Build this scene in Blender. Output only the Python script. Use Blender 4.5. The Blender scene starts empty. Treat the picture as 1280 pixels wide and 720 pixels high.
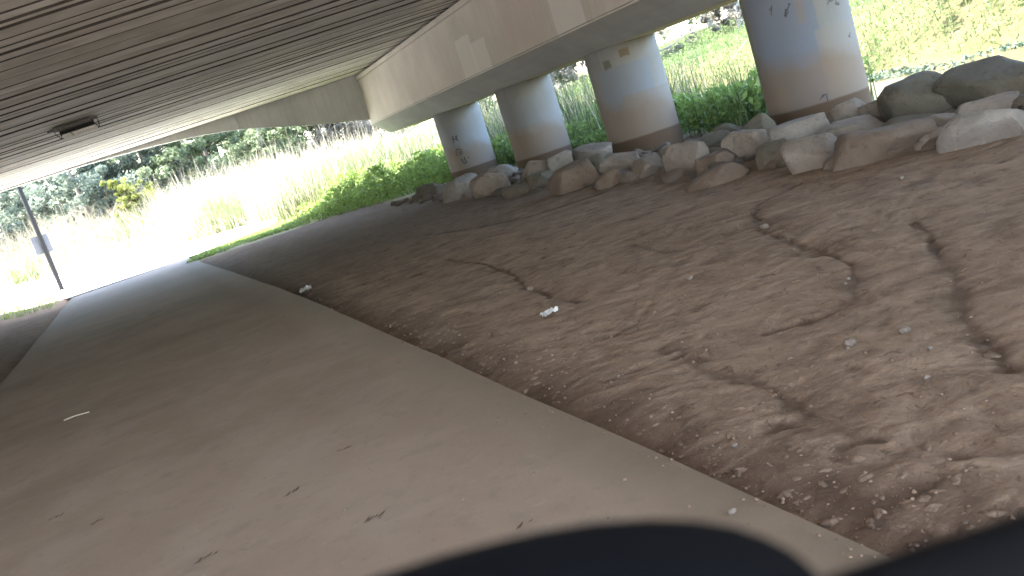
import bpy, bmesh, math, random
import numpy as np
from mathutils import Vector, Matrix
random.seed(7)
C = bpy.context.scene.collection
A = math.radians(19.4)
RX, RY = math.cos(A), -math.sin(A)        # along the deck planks (to the right of the view)
FX, FY = math.sin(A), math.cos(A)         # across the deck, away from the camera
def W(u, v):                              # deck coordinates -> world xy
    return (u*RX + v*FX, u*RY + v*FY)

# ------------------------------------------------------------------ helpers
def link(o, parent=None):
    C.objects.link(o)
    if parent is not None: o.parent = parent
    return o
def tag(o, label=None, cat=None, group=None, kind=None):
    if label: o['label'] = label
    if cat: o['category'] = cat
    if group: o['group'] = group
    if kind: o['kind'] = kind
    return o
def empty(name, loc=(0, 0, 0), rz=0):
    o = bpy.data.objects.new(name, None); C.objects.link(o)
    o.location = loc; o.rotation_euler = (0, 0, rz); o.empty_display_size = .1
    return o
def obj(name, me, mat=None, parent=None, smooth=False):
    if isinstance(me, bmesh.types.BMesh):
        m = bpy.data.meshes.new(name); me.to_mesh(m); me.free(); me = m
    o = bpy.data.objects.new(name, me)
    if mat: me.materials.append(mat)
    if smooth: me.polygons.foreach_set('use_smooth', [True]*len(me.polygons))
    return link(o, parent)
def quads_mesh(name, verts, faces):       # numpy verts (n,3), faces (m,4) or (m,3)
    me = bpy.data.meshes.new(name)
    n, k = faces.shape
    me.vertices.add(len(verts)); me.vertices.foreach_set('co', verts.astype(np.float32).ravel())
    me.loops.add(n*k); me.loops.foreach_set('vertex_index', faces.astype(np.int32).ravel())
    me.polygons.add(n)
    me.polygons.foreach_set('loop_start', np.arange(0, n*k, k, dtype=np.int32))
    me.polygons.foreach_set('loop_total', np.full(n, k, dtype=np.int32))
    me.update(calc_edges=True)
    return me
def box(bm, x0, x1, y0, y1, z0, z1, bev=0):
    vs = [bm.verts.new((x, y, z)) for z in (z0, z1) for y in (y0, y1) for x in (x0, x1)]
    fs = [(0, 2, 3, 1), (4, 5, 7, 6), (0, 1, 5, 4), (2, 6, 7, 3), (0, 4, 6, 2), (1, 3, 7, 5)]
    F = [bm.faces.new([vs[i] for i in f]) for f in fs]
    if bev:
        es = list({e for f in F for e in f.edges})
        bmesh.ops.bevel(bm, geom=es, offset=bev, segments=3, affect='EDGES', profile=.5)
def tube(bm, pts, rad, n=10, cap=True):
    pts = [Vector(p) for p in pts]
    if not isinstance(rad, (list, tuple)): rad = [rad]*len(pts)
    rings = []; ref = None
    for i, p in enumerate(pts):
        d = (pts[min(i+1, len(pts)-1)] - pts[max(i-1, 0)]).normalized()
        if ref is None: ref = Vector((0, 0, 1)) if abs(d.z) < .9 else Vector((1, 0, 0))
        a = d.cross(ref).normalized(); b = d.cross(a).normalized(); ref = a.cross(d)
        rings.append([bm.verts.new(p + rad[i]*(math.cos(t)*a + math.sin(t)*b)) for t in [2*math.pi*k/n for k in range(n)]])
    for r0, r1 in zip(rings, rings[1:]):
        for k in range(n): bm.faces.new((r0[k], r0[(k+1) % n], r1[(k+1) % n], r1[k]))
    if cap:
        bm.faces.new(rings[0]); bm.faces.new(rings[-1][::-1])
def torus(bm, c, R, r, axis, n=40, m=8):
    c = Vector(c); ax = Vector(axis).normalized(); e1 = ax.orthogonal().normalized(); e2 = ax.cross(e1)
    g = [[bm.verts.new(c + (R + r*math.cos(b))*(math.cos(a)*e1 + math.sin(a)*e2) + r*math.sin(b)*ax)
          for b in [2*math.pi*j/m for j in range(m)]] for a in [2*math.pi*i/n for i in range(n)]]
    for i in range(n):
        for j in range(m): bm.faces.new((g[i][j], g[(i+1) % n][j], g[(i+1) % n][(j+1) % m], g[i][(j+1) % m]))

# numpy value noise
def _h(ix, iy, iz, s):
    n = (ix*374761393 + iy*668265263 + iz*2147483647 + s*974634777) & 0xffffffff
    n = ((n ^ (n >> 13))*1274126177) & 0xffffffff
    return ((n ^ (n >> 16)) & 0xffff)/65535.0
def vnoise(x, y, z=None, s=0):
    x = np.asarray(x, dtype=np.float64); y = np.asarray(y, dtype=np.float64)
    z = np.zeros_like(x) if z is None else np.asarray(z, dtype=np.float64)
    ix, iy, iz = [np.floor(q).astype(np.int64) for q in (x, y, z)]
    fx, fy, fz = x-ix, y-iy, z-iz
    fx, fy, fz = [q*q*q*(q*(q*6-15)+10) for q in (fx, fy, fz)]
    r = 0
    for dx in (0, 1):
        for dy in (0, 1):
            for dz in (0, 1):
                r = r + (fx if dx else 1-fx)*(fy if dy else 1-fy)*(fz if dz else 1-fz)*_h(ix+dx, iy+dy, iz+dz, s)
    return r*2-1
def fbm(x, y, z=None, o=4, s=0, g=.5):
    r = 0; a = 1; t = 0
    for k in range(o):
        f = 2.03**k
        r = r + a*vnoise(np.asarray(x)*f+k*17.3, np.asarray(y)*f-k*9.1, None if z is None else np.asarray(z)*f+k*5.7, s+k); t += a; a *= g
    return r/t
def sstep(a, b, x):
    t = np.clip((np.asarray(x, dtype=np.float64)-a)/(b-a), 0, 1); return t*t*(3-2*t)

# ------------------------------------------------------------------ materials
class NT:
    def __init__(s, name):
        s.m = bpy.data.materials.new(name); s.m.use_nodes = True; s.t = s.m.node_tree
        s.b = s.t.nodes['Principled BSDF']; s.out = s.t.nodes['Material Output']
        s.b.inputs['Specular IOR Level'].default_value = .25
    def n(s, typ, **kw):
        nd = s.t.nodes.new(typ)
        for k, v in kw.items(): setattr(nd, k, v)
        return nd
    def l(s, a, b): s.t.links.new(a, b)
    def val(s, v, sock):
        if hasattr(v, 'is_output'): s.l(v, sock)
        else: sock.default_value = v
    def math(s, op, a, b=0.0, c=None, clamp=False):
        nd = s.n('ShaderNodeMath', operation=op, use_clamp=clamp)
        s.val(a, nd.inputs[0]); s.val(b, nd.inputs[1])
        if c is not None: s.val(c, nd.inputs[2])
        return nd.outputs[0]
    def coord(s, which='Object'):
        return s.n('ShaderNodeTexCoord').outputs[which]
    def mapping(s, vec, scale=(1, 1, 1), loc=(0, 0, 0), rot=(0, 0, 0)):
        nd = s.n('ShaderNodeMapping'); s.l(vec, nd.inputs[0])
        nd.inputs['Scale'].default_value = scale; nd.inputs['Location'].default_value = loc; nd.inputs['Rotation'].default_value = rot
        return nd.outputs[0]
    def noise(s, vec, scale, detail=5, rough=.55, dist=0):
        nd = s.n('ShaderNodeTexNoise'); s.l(vec, nd.inputs['Vector'])
        nd.inputs['Scale'].default_value = scale; nd.inputs['Detail'].default_value = detail
        nd.inputs['Roughness'].default_value = rough; nd.inputs['Distortion'].default_value = dist
        return nd.outputs[0]
    def voro(s, vec, scale, feature='F1'):
        nd = s.n('ShaderNodeTexVoronoi', feature=feature); s.l(vec, nd.inputs['Vector']); nd.inputs['Scale'].default_value = scale
        return nd.outputs['Distance']
    def ramp(s, f, stops):
        nd = s.n('ShaderNodeValToRGB'); s.l(f, nd.inputs[0]); e = nd.color_ramp.elements
        while len(e) < len(stops): e.new(.5)
        for q, (p, c) in zip(e, stops):
            q.position = p; q.color = (c, c, c, 1) if not isinstance(c, (tuple, list)) else tuple(c)+(1,)
        return nd.outputs[0]
    def mix(s, f, a, b, blend='MIX'):
        nd = s.n('ShaderNodeMix', data_type='RGBA', blend_type=blend)
        s.val(f, nd.inputs[0])
        for v, sk in ((a, nd.inputs[6]), (b, nd.inputs[7])):
            if hasattr(v, 'is_output'): s.l(v, sk)
            else: sk.default_value = tuple(v)+(1,) if len(v) == 3 else v
        return nd.outputs[2]
    def attr(s, name):
        return s.n('ShaderNodeAttribute', attribute_name=name).outputs['Fac']
    def xyz(s, v):
        nd = s.n('ShaderNodeSeparateXYZ'); s.l(v, nd.inputs[0]); return nd.outputs
    def rand(s): return s.n('ShaderNodeObjectInfo').outputs['Random']
    def bump(s, h, strength=.4, dist=.02):
        nd = s.n('ShaderNodeBump'); s.l(h, nd.inputs['Height'])
        nd.inputs['Strength'].default_value = strength; nd.inputs['Distance'].default_value = dist
        s.l(nd.outputs[0], s.b.inputs['Normal'])
    def col(s, c, rough=.9):
        if hasattr(c, 'is_output'): s.l(c, s.b.inputs['Base Color'])
        else: s.b.inputs['Base Color'].default_value = tuple(c)+(1,)
        s.val(rough, s.b.inputs['Roughness'])
        return s.m
    def band(s, v, a, b, soft=.02):       # 1 inside a..b
        u = s.n('ShaderNodeMapRange', clamp=True); s.val(v, u.inputs[0]); u.inputs[1].default_value = a-soft; u.inputs[2].default_value = a+soft
        d = s.n('ShaderNodeMapRange', clamp=True); s.val(v, d.inputs[0]); d.inputs[1].default_value = b-soft; d.inputs[2].default_value = b+soft
        return s.math('SUBTRACT', u.outputs[0], d.outputs[0], clamp=True)

def m_plain(name, c, rough=.6, metal=0, var=.15, scale=20, spec=.25):
    t = NT(name); t.b.inputs['Specular IOR Level'].default_value = spec; n = t.noise(t.coord(), scale)
    k = t.ramp(n, [(.3, tuple(q*(1-var) for q in c)), (.7, tuple(min(1, q*(1+var)) for q in c))])
    t.b.inputs['Metallic'].default_value = metal
    return t.col(k, rough)

def m_dirt():
    t = NT('dirt'); P = t.coord()
    rot = t.mapping(P, rot=(0, 0, A))
    st = t.mapping(rot, scale=(1.0, 1.35, 1))
    n1 = t.noise(P, .8, 5); n2 = t.noise(st, 4.2, 10, .68, .8); n3 = t.noise(P, 75, 5, .65); n5 = t.noise(P, 17, 9, .75, 1.0); n6 = t.noise(P, 2.2, 6, .65)
    c = t.ramp(n1, [(.3, (.165, 0.1096, 0.0714)), (.7, (.215, 0.1474, 0.0989))])
    c = t.mix(t.ramp(n6, [(.5, 0), (.7, .55)]), c, (.105, 0.0679, 0.0413))
    c = t.mix(t.ramp(n2, [(.46, 0), (.66, .85)]), c, (.285, 0.2056, 0.1445))
    c = t.mix(t.ramp(n2, [(.33, .75), (.45, 0)]), c, (.080, 0.0514, 0.0318))
    c = t.mix(t.ramp(n5, [(.34, .8), (.44, 0)]), c, (.070, 0.0446, 0.0275))
    c = t.mix(t.ramp(n5, [(.56, 0), (.72, .5)]), c, (.31, 0.2328, 0.1677))
    c = t.mix(t.ramp(n3, [(.60, 0), (.78, .45)]), c, (.34, 0.2716, 0.1978))
    c = t.mix(t.ramp(n3, [(.28, .5), (.40, 0)]), c, (.07, 0.0446, 0.0275))
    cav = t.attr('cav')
    c = t.mix(t.ramp(cav, [(.52, 0), (.85, .85)]), c, (.068, 0.0417, 0.0249))  # painted occlusion: hollows take a darker colour
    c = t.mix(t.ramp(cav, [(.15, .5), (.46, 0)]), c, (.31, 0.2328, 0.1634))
    dk = t.attr('far_dark')
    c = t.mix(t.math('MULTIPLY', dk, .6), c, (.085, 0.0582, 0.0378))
    gn = t.noise(P, 1.3, 5)
    c = t.mix(t.attr('grass'), c, t.ramp(gn, [(.3, (.26, .26, .16)), (.7, (.50, .47, .35))]))
    c = t.mix(t.attr('pale'), c, (.70, .63, .54))  # unseen ground behind the camera, made pale to bounce fill light
    c = t.mix(t.attr('bank'), c, t.ramp(gn, [(.3, (.030, 0.0330, 0.0120)), (.7, (.075, 0.0679, 0.0301))]))
    sc = t.ramp(n5, [(.36, 0), (.40, .45), (.52, .5), (.55, 1)])
    h = t.math('ADD', t.math('MULTIPLY', n2, 1.6), t.math('MULTIPLY', n3, .55))
    h = t.math('ADD', h, t.math('MULTIPLY', sc, .45))
    t.bump(h, .7, .014)
    return t.col(c, .95)

def m_path():
    t = NT('dusty_concrete'); P = t.coord()
    n1 = t.noise(P, .45, 3, .5); n2 = t.noise(P, 2.1, 6, .6, .4); n3 = t.noise(P, 130, 3, .6); n4 = t.noise(P, 7, 6, .7)
    c = t.ramp(n1, [(.35, (0.182, 0.136, 0.097)), (.65, (0.244, 0.187, 0.138))])
    c = t.mix(t.ramp(n2, [(.42, 0), (.70, .6)]), c, (0.268, 0.220, 0.170))
    c = t.mix(t.ramp(n4, [(.54, 0), (.76, .55)]), c, (0.139, 0.108, 0.081))
    n7 = t.noise(P, 26, 6, .7); c = t.mix(t.ramp(n7, [(.60, 0), (.72, .5)]), c, (0.116, 0.092, 0.071)); c = t.mix(t.ramp(n7, [(.28, .4), (.40, 0)]), c, (0.287, 0.255, 0.217))
    c = t.mix(t.ramp(n3, [(.62, 0), (.78, .25)]), c, (0.124, 0.104, 0.089))
    e = t.attr('edge')                     # soil washed over the right-hand edge
    ee = t.math('ADD', e, t.math('MULTIPLY', t.math('SUBTRACT', n2, .5), 1.3))
    c = t.mix(t.ramp(ee, [(.35, 0), (.95, .85)]), c, (0.155, 0.115, 0.084))
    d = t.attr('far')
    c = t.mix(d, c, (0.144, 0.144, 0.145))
    t.bump(t.math('ADD', n3, t.math('MULTIPLY', n4, 1.2)), .25, .004)
    return t.col(c, .85)

def m_concrete(name, base, dark, streak_axis='z', patches=(), mud=None, rough=.88, polar=False):
    t = NT(name); P = t.coord(); x, y, z = t.xyz(P)
    n1 = t.noise(P, 1.1, 5, .6); n2 = t.noise(P, 9, 6, .65); n3 = t.noise(P, 90, 3)
    sc = {'z': (5, 5, .35), 'x': (.25, 7, 7), 'y': (5, .3, 5)}[streak_axis]
    s = t.noise(t.mapping(P, scale=sc), 2.2, 5, .6)
    c = t.ramp(n1, [(.3, tuple(q*.86 for q in base)), (.7, tuple(q*1.1 for q in base))])
    c = t.mix(t.ramp(s, [(.48, 0), (.75, .6)]), c, dark)
    wob = t.math('MULTIPLY', t.math('SUBTRACT', n2, .5), .10)
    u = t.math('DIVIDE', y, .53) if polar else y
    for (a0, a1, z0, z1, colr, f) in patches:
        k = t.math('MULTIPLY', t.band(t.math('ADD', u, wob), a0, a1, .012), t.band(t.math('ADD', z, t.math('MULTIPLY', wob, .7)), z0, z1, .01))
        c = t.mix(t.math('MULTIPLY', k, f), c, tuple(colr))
    c = t.mix(t.ramp(n2, [(.66, 0), (.8, .35)]), c, dark)
    if mud:
        k = t.band(t.math('ADD', z, t.math('MULTIPLY', t.math('SUBTRACT', n1, .5), .05)), -5, mud, .012)
        c = t.mix(t.math('MULTIPLY', k, .92), c, (.105, .070, .046))
        k2 = t.band(t.math('ADD', z, t.math('MULTIPLY', t.math('SUBTRACT', n1, .5), .9)), mud-1, mud+.48, .10)
        c = t.mix(t.math('MULTIPLY', k2, .75), c, (.205, .155, .115))
        k = t.band(t.math('ADD', z, t.math('MULTIPLY', t.math('SUBTRACT', n1, .5), .05)), -5, mud, .012); c = t.mix(t.math('MULTIPLY', k, .95), c, (.105, .070, .046))
    t.bump(t.math('ADD', n3, t.math('MULTIPLY', n2, .8)), .18, .006)
    return t.col(c, rough)

def m_deck():
    t = NT('deck_concrete'); P = t.coord(); r = t.rand()
    P2 = t.n('ShaderNodeVectorMath', operation='ADD'); t.l(P, P2.inputs[0])
    cb = t.n('ShaderNodeCombineXYZ'); t.l(t.math('MULTIPLY', r, 37.0), cb.inputs[0]); t.l(cb.outputs[0], P2.inputs[1]); P = P2.outputs[0]
    s = t.noise(t.mapping(P, scale=(.5, 1.6, 1)), 1.6, 6, .6); n = t.noise(P, 2.5, 5); g = t.noise(P, 60, 3)
    c = t.ramp(r, [(0, (.52, .49, .465)), (.15, (.64, .605, .575)), (1, (.82, .795, .77))])
    c = t.mix(t.ramp(s, [(.36, .45), (.52, 0)]), c, (.27, .225, .195))
    c = t.mix(t.ramp(s, [(.62, 0), (.82, .45)]), c, (.48, .45, .42))
    c = t.mix(t.ramp(n, [(.5, 0), (.75, .4)]), c, (.24, .205, .18))
    t.bump(t.math('ADD', s, t.math('MULTIPLY', g, .5)), .2, .008)
    return t.col(c, .9)

def m_rock(name, c1, c2, dust):
    t = NT(name); P = t.coord(); r = t.rand()
    P2 = t.n('ShaderNodeVectorMath', operation='ADD'); t.l(P, P2.inputs[0])
    cb = t.n('ShaderNodeCombineXYZ'); t.l(t.math('MULTIPLY', r, 53.0), cb.inputs[0]); t.l(t.math('MULTIPLY', r, 31.0), cb.inputs[1]); t.l(cb.outputs[0], P2.inputs[1]); P = P2.outputs[0]
    n1 = t.noise(P, 3.2, 6, .6, .3); n2 = t.noise(P, 16, 6, .7); n3 = t.noise(P, 70, 3)
    c = t.ramp(n1, [(.3, c1), (.7, c2)])
    c = t.mix(t.ramp(n2, [(.3, .6), (.46, 0)]), c, tuple(q*.45 for q in c1))
    c = t.mix(t.ramp(n2, [(.6, 0), (.78, .45)]), c, tuple(min(.6, q*1.45) for q in c2))
    gz = t.xyz(t.n('ShaderNodeNewGeometry').outputs['Position'])[2]
    k = t.n('ShaderNodeMapRange', clamp=True); t.l(t.math('ADD', gz, t.math('MULTIPLY', t.math('SUBTRACT', n1, .5), .25)), k.inputs[0])
    k.inputs[1].default_value = .20; k.inputs[2].default_value = -.02; k.inputs[3].default_value = 0; k.inputs[4].default_value = dust
    c = t.mix(k.outputs[0], c, (.175, .125, .092))
    t.bump(t.math('ADD', t.math('MULTIPLY', n1, 1.5), t.math('ADD', t.math('MULTIPLY', n2, 1.3), t.math('MULTIPLY', n3, .5))), .8, .035)
    return t.col(c, .92)

def m_leaf(name, dark, light, trans=.35, rough=.55):
    t = NT(name); P = t.coord('Generated'); v = t.attr('tone')
    c = t.ramp(v, [(0, dark), (1, light)])
    t.col(c, rough)
    tr = t.n('ShaderNodeBsdfTranslucent'); t.l(c, tr.inputs[0])
    mx = t.n('ShaderNodeMixShader'); mx.inputs[0].default_value = trans
    t.l(t.b.outputs[0], mx.inputs[1]); t.l(tr.outputs[0], mx.inputs[2]); t.l(mx.outputs[0], t.out.inputs[0])
    return t.m
def m_bark(name, c):
    t = NT(name); P = t.coord(); n = t.noise(t.mapping(P, scale=(6, 6, .8)), 2, 6, .7)
    k = t.ramp(n, [(.3, tuple(q*.5 for q in c)), (.7, c)]); t.bump(n, .5, .03)
    return t.col(k, .9)
def m_water():
    t = NT('creek_water'); P = t.coord(); n = t.noise(P, 3.0, 4, .6); n2 = t.noise(P, .35, 3)
    c = t.ramp(n2, [(.3, (.070, .057, .026)), (.7, (.088, .073, .035))])
    t.bump(n, .12, .02); t.b.inputs['Specular IOR Level'].default_value = .5
    return t.col(c, .22)

JOINT = m_plain('joint_stain_and_shade', (.050, .042, .037), .95, 0, .5, 3); DIRT = m_dirt(); PATH = m_path(); DECK = m_deck()
HEAD = m_concrete('headstock_concrete', (.52, .485, .455), (.40, .365, .335), 'z', patches=[
    (-.62, .12, -.04, .52, (.66, .64, .62), .7), (.0, .75, .02, .70, (.66, .64, .62), .65), (-4.15, -3.25, -.02, .62, (.64, .62, .605), .8),
    (-2.9, -1.5, .05, .95, (.50, .43, .39), .5), (-7.5, -6.2, 0, .6, (.65, .62, .6), .6)])
BOUNCE = m_concrete('bounce_lit_soffit', (.56, .54, .36), (.46, .43, .26), 'y')  # yellow bounce light from the water, put into the soffit colour
CHAM = m_concrete('shaded_crossbeam_underside', (.33, .335, .33), (.26, .26, .255), 'y')  # down-facing chamfers: their shade is put into a darker concrete colour
FASC = m_concrete('fascia_concrete', (.42, .43, .425), (.3, .305, .3), 'z')
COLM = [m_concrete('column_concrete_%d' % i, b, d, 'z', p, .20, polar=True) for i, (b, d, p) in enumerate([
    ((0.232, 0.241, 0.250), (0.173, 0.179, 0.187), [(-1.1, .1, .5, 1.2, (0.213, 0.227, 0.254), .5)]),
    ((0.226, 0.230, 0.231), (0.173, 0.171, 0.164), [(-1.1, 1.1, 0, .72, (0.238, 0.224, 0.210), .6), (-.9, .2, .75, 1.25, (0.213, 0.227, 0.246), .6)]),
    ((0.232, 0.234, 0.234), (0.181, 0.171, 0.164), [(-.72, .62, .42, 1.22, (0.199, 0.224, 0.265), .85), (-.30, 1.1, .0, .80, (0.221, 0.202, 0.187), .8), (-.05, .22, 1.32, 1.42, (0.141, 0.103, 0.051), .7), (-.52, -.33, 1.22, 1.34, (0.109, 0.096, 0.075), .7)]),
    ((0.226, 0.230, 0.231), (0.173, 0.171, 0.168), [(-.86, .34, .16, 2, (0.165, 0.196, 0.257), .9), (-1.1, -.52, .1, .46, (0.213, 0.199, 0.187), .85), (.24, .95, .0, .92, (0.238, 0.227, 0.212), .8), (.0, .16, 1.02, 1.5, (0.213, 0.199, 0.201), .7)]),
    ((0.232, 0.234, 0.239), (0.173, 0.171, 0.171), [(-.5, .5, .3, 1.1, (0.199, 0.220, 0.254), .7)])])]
ROCKA = m_rock('rock_grey_beige', (0.196, 0.163, 0.133), (0.275, 0.230, 0.190), .6)
ROCKB = m_rock('rock_dark', (0.101, 0.089, 0.067), (0.156, 0.139, 0.106), .6)
ROCKC = m_rock('rock_brown', (0.141, 0.104, 0.079), (0.203, 0.156, 0.123), .8)
ROCKD = m_rock('rock_pale', (0.218, 0.195, 0.171), (0.306, 0.275, 0.246), .5)
LEAFT = m_leaf('leaf_blue_green', (.075, .105, .088), (.22, .265, .21), .45)  # dark end lifted here and below: background haze put into leaf colours
LEAFM = m_leaf('leaf_mid_green', (.075, .108, .066), (.22, .27, .155), .45)
LEAFY = m_leaf('leaf_yellow_green', (.09, .11, .025), (.25, .28, .075), .4)
LEAFG = m_leaf('weed_green', (.065, .11, .030), (.29, .41, .11), .4)
LEAFD = m_leaf('reed_green', (.045, .075, .026), (.19, .24, .10), .4)
DRY = m_leaf('dry_grass', (.18, .155, .11), (.52, .48, .37), .35)
PALE = m_leaf('pale_dry_scrub', (.09, .085, .07), (.26, .245, .21), .3)
BANKG = m_leaf('bank_green', (.045, .085, .026), (.15, .22, .075), .4)
TEAL = m_leaf('water_weed', (.03, .05, .034), (.10, .135, .09), .3)
BARK = m_bark('bark_grey', (.26, .23, .20)); BARKP = m_bark('bark_pale', (.45, .42, .38))
BLACK = m_plain('black_rubber', (.0035, .0035, .004), .9, spec=.06); BLUEK = m_plain('black_nylon', (.003, .0035, .005), .95, spec=.06)
PAINTK = m_plain('dark_paint', (.012, .0125, .014), .8); METAL = m_plain('metal', (.5, .5, .5), .35, 1)
WHITE = m_plain('white_paper', (.55, .53, .50), .8); SIGN = m_plain('sign_face', (.085, .09, .105), .5)
GALV = m_plain('dull_housing', (.10, .098, .09), .6, .3, .5, 30); TUBEM = m_plain('white_tube', (.75, .73, .70), .3)
INK = m_plain('spray_paint', (.07, .07, .085), .7, 0, .4); CRUMB = m_plain('soil_crumb', (.215, .145, .10), .95, 0, .5, 9); TWIG = m_plain('dry_twig', (.45, .40, .32), .8)
LEAFDRY = m_plain('dead_leaf', (.075, .05, .035), .9)

# ------------------------------------------------------------------ terrain
RILLS = [([(4.15, 5.25), (3.70, 5.13), (3.47, 4.89), (3.12, 4.33), (2.85, 3.73), (2.79, 3.43), (2.72, 3.24), (2.54, 3.03), (2.35, 2.86), (2.16, 2.83), (1.97, 2.89)], .055, .07),
         ([(2.31, 7.99), (2.25, 6.96), (2.19, 6.27), (2.03, 5.51), (1.95, 4.9), (1.94, 4.5)], .05, .05),
         ([(3.3, 3.4), (3.16, 3.19), (2.65, 2.61), (2.39, 2.37), (2.14, 2.08), (1.99, 1.86)], .06, .075),
         ([(1.70, 3.2), (1.62, 2.83), (1.6, 2.6), (1.56, 2.37), (1.49, 2.11), (1.44, 1.89), (1.46, 1.82)], .04, .05),
         ([(2.82, 5.41), (2.71, 4.81), (2.76, 4.71)], .04, .05),
         ([(1.25, 1.77), (1.2, 1.58), (1.4, 1.54)], .03, .04),
         ([(4.3, 8.6), (3.6, 8.9), (3.2, 9.6), (2.9, 10.6)], .05, .09)]
def seg_dist(x, y, pts):
    d = np.full(x.shape, 9.0)
    for (x0, y0), (x1, y1) in zip(pts, pts[1:]):
        L = (x1-x0)**2+(y1-y0)**2
        t = np.clip(((x-x0)*(x1-x0)+(y-y0)*(y1-y0))/L, 0, 1)
        d = np.minimum(d, np.hypot(x-x0-t*(x1-x0), y-y0-t*(y1-y0)))
    return d
def xoff(y):
    y = np.asarray(y, dtype=np.float64); return -.030*(np.sqrt((y-9)**2+9)+(y-9))*.5 + .030*(np.sqrt(90)-9)*.5
def base_z(x, y):
    z = np.zeros_like(x)
    # shoulder and embankment on the left
    z += .50*sstep(-2.4, -7.5, x)*sstep(3, 20, y)*(1-sstep(26, 33, y))
    z += 2.0*sstep(-5.2, -9.5, x)*(1-sstep(20, 25, y+.35*x))
    # gentle mound under the rocks, then the creek
    z += .02*sstep(4.4, 5.8, x)*(1-sstep(7.6, 8.4, x)) - .10*sstep(6.0, 7.2, x)
    near = 8.0 + 1.0*sstep(9, 20, y) + .15*sstep(20, 40, y)*8
    z -= 1.7*sstep(near, near+2.6, x)
    z += 2.6*sstep(17.0, 21.5, x) + 1.6*sstep(21, 40, x)
    # rise beyond the crossing path
    far = sstep(40, 56, y)*(1-sstep(6, 12, x))
    z += 1.0*far
    return z
def dirt_detail(x, y):
    w1 = fbm(x*1.3, y*1.3, o=3, s=11); w2 = fbm(x*1.3, y*1.3, o=3, s=12)
    a = (x*RX + y*RY) + .25*w1; b = (x*FX + y*FY) + .25*w2
    big = fbm(x*.7, y*.7, o=3, s=3)
    f = fbm(a*1.3, b*2.3, o=5, s=21, g=.55)
    st = f*3.2 + b*.55                       # scalloped terraces facing down-slope
    k = np.floor(st); fr = st-k
    terr = (sstep(.80, 1.0, fr) - fr)*.5
    ridg = 1-np.abs(fbm(a*2.6, b*4.4, o=5, s=31, g=.6))*2.6
    pits = np.clip(fbm(x*6.5, y*6.5, o=2, s=41)-.42, 0, 1)*(.5+.5*vnoise(x*1.1, y*1.1, s=42))
    fine = fbm(a*9, b*16, o=4, s=51, g=.6)
    amp = .42 + .45*sstep(-.5, .5, big)
    h = .02*big + amp*(.017*terr + .003*ridg - .09*pits + .0055*fine)
    for pts, dep, wd in RILLS:
        d = seg_dist(x + .05*w1, y + .05*w2, pts)
        wv = wd*(.7+.5*vnoise(x*2.5, y*2.5, s=61))
        d = d + .03*fbm(x*9, y*9, o=3, s=64); h -= .42*dep*np.exp(-(d/np.maximum(wv*.5, .016))**2)*(.55+.4*vnoise(x*4, y*4, s=63))*.75 + .2*dep*np.exp(-(d/.13)**2)
    return h
def zone(x, y):                              # 1 where the bare dirt is
    e = 1-sstep(4.6, 5.4, x)
    yb = 23.0 - .9*np.maximum(0, x-3.3) + .5*fbm(x*.8, y*.4, o=2, s=5)
    return e*(1-sstep(yb-1.0, yb+.2, y))*sstep(-7, -1, y)
def gz(x, y):
    x = np.asarray(x, dtype=np.float64); y = np.asarray(y, dtype=np.float64)
    return base_z(x, y)
def axis(spec):
    r = [spec[0][0]]
    for (a, b, st) in spec: r += list(np.arange(a, b-1e-6, st))[1:] + [b]
    return np.unique(np.round(r, 4))
xs = axis([(-3000, -400, 400), (-400, -60, 40), (-60, -12, 4), (-12, -2.4, .3), (-2.4, .84, .2), (.84, 4.0, .013), (4.0, 4.9, .02), (4.9, 9, .12), (9, 24, .5), (24, 80, 4), (80, 400, 40), (400, 3000, 400)])
ys = axis([(-3000, -400, 400), (-400, -40, 40), (-40, -6, 2), (-6, 1.1, .2), (1.1, 4.6, .013), (4.6, 6, .02), (6, 12, .035), (12, 24, .07), (24, 60, .8), (60, 120, 4), (120, 400, 40), (400, 3000, 400)])
X, Y = np.meshgrid(xs, ys)
Z = base_z(X, Y)
fine_m = (X > .9) & (X < 5.6) & (Y > -2) & (Y < 26)
D = np.zeros_like(Z); D[fine_m] = dirt_detail(X[fine_m], Y[fine_m])
pe = 1.08 + xoff(Y)
ramp_e = sstep(0, .35, X-pe)
D *= (.45+.55*ramp_e)*zone(X, Y)
Z += D - .030*np.exp(-((X-pe)/.14)**2)*((Y > -3) & (Y < 22))
tw = .020*np.clip(fbm(Y*1.1, Y*0+3.3, o=4, s=77, g=.6)-.05, 0, 1) + .002
spill = (X < pe+.02) & (X > pe-tw) & (Y > -1) & (Y < 22)
inp = (X < pe-.01) & (X > -1.94 + xoff(Y) + .02) & (Y < 30)
Z[inp] = -.07
spill &= False
Z[spill] = .0225 + .012*sstep(0, .8, 1-(pe-X)/tw)[spill]*(1+.8*fbm(X*14, Y*14, o=3, s=78)[spill])
lsh = (X <= -1.9 + xoff(Y)) & (X > -7) & (Y < 30) & (Y > -4)
Z[lsh] += (.012*fbm(X[lsh]*3, Y[lsh]*3, o=4, s=71)) + .008
lawn = (Y > 22) & (Y < 60) & (np.abs(X) < 30)
Z[lawn] += .04*fbm(X[lawn]*.6, Y[lawn]*.6, o=3, s=81)
ny, nx = X.shape
idx = np.arange(ny*nx).reshape(ny, nx)
F = np.stack([idx[:-1, :-1], idx[:-1, 1:], idx[1:, 1:], idx[1:, :-1]], -1).reshape(-1, 4)
me = quads_mesh('ground', np.stack([X, Y, Z], -1).reshape(-1, 3), F)
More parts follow.
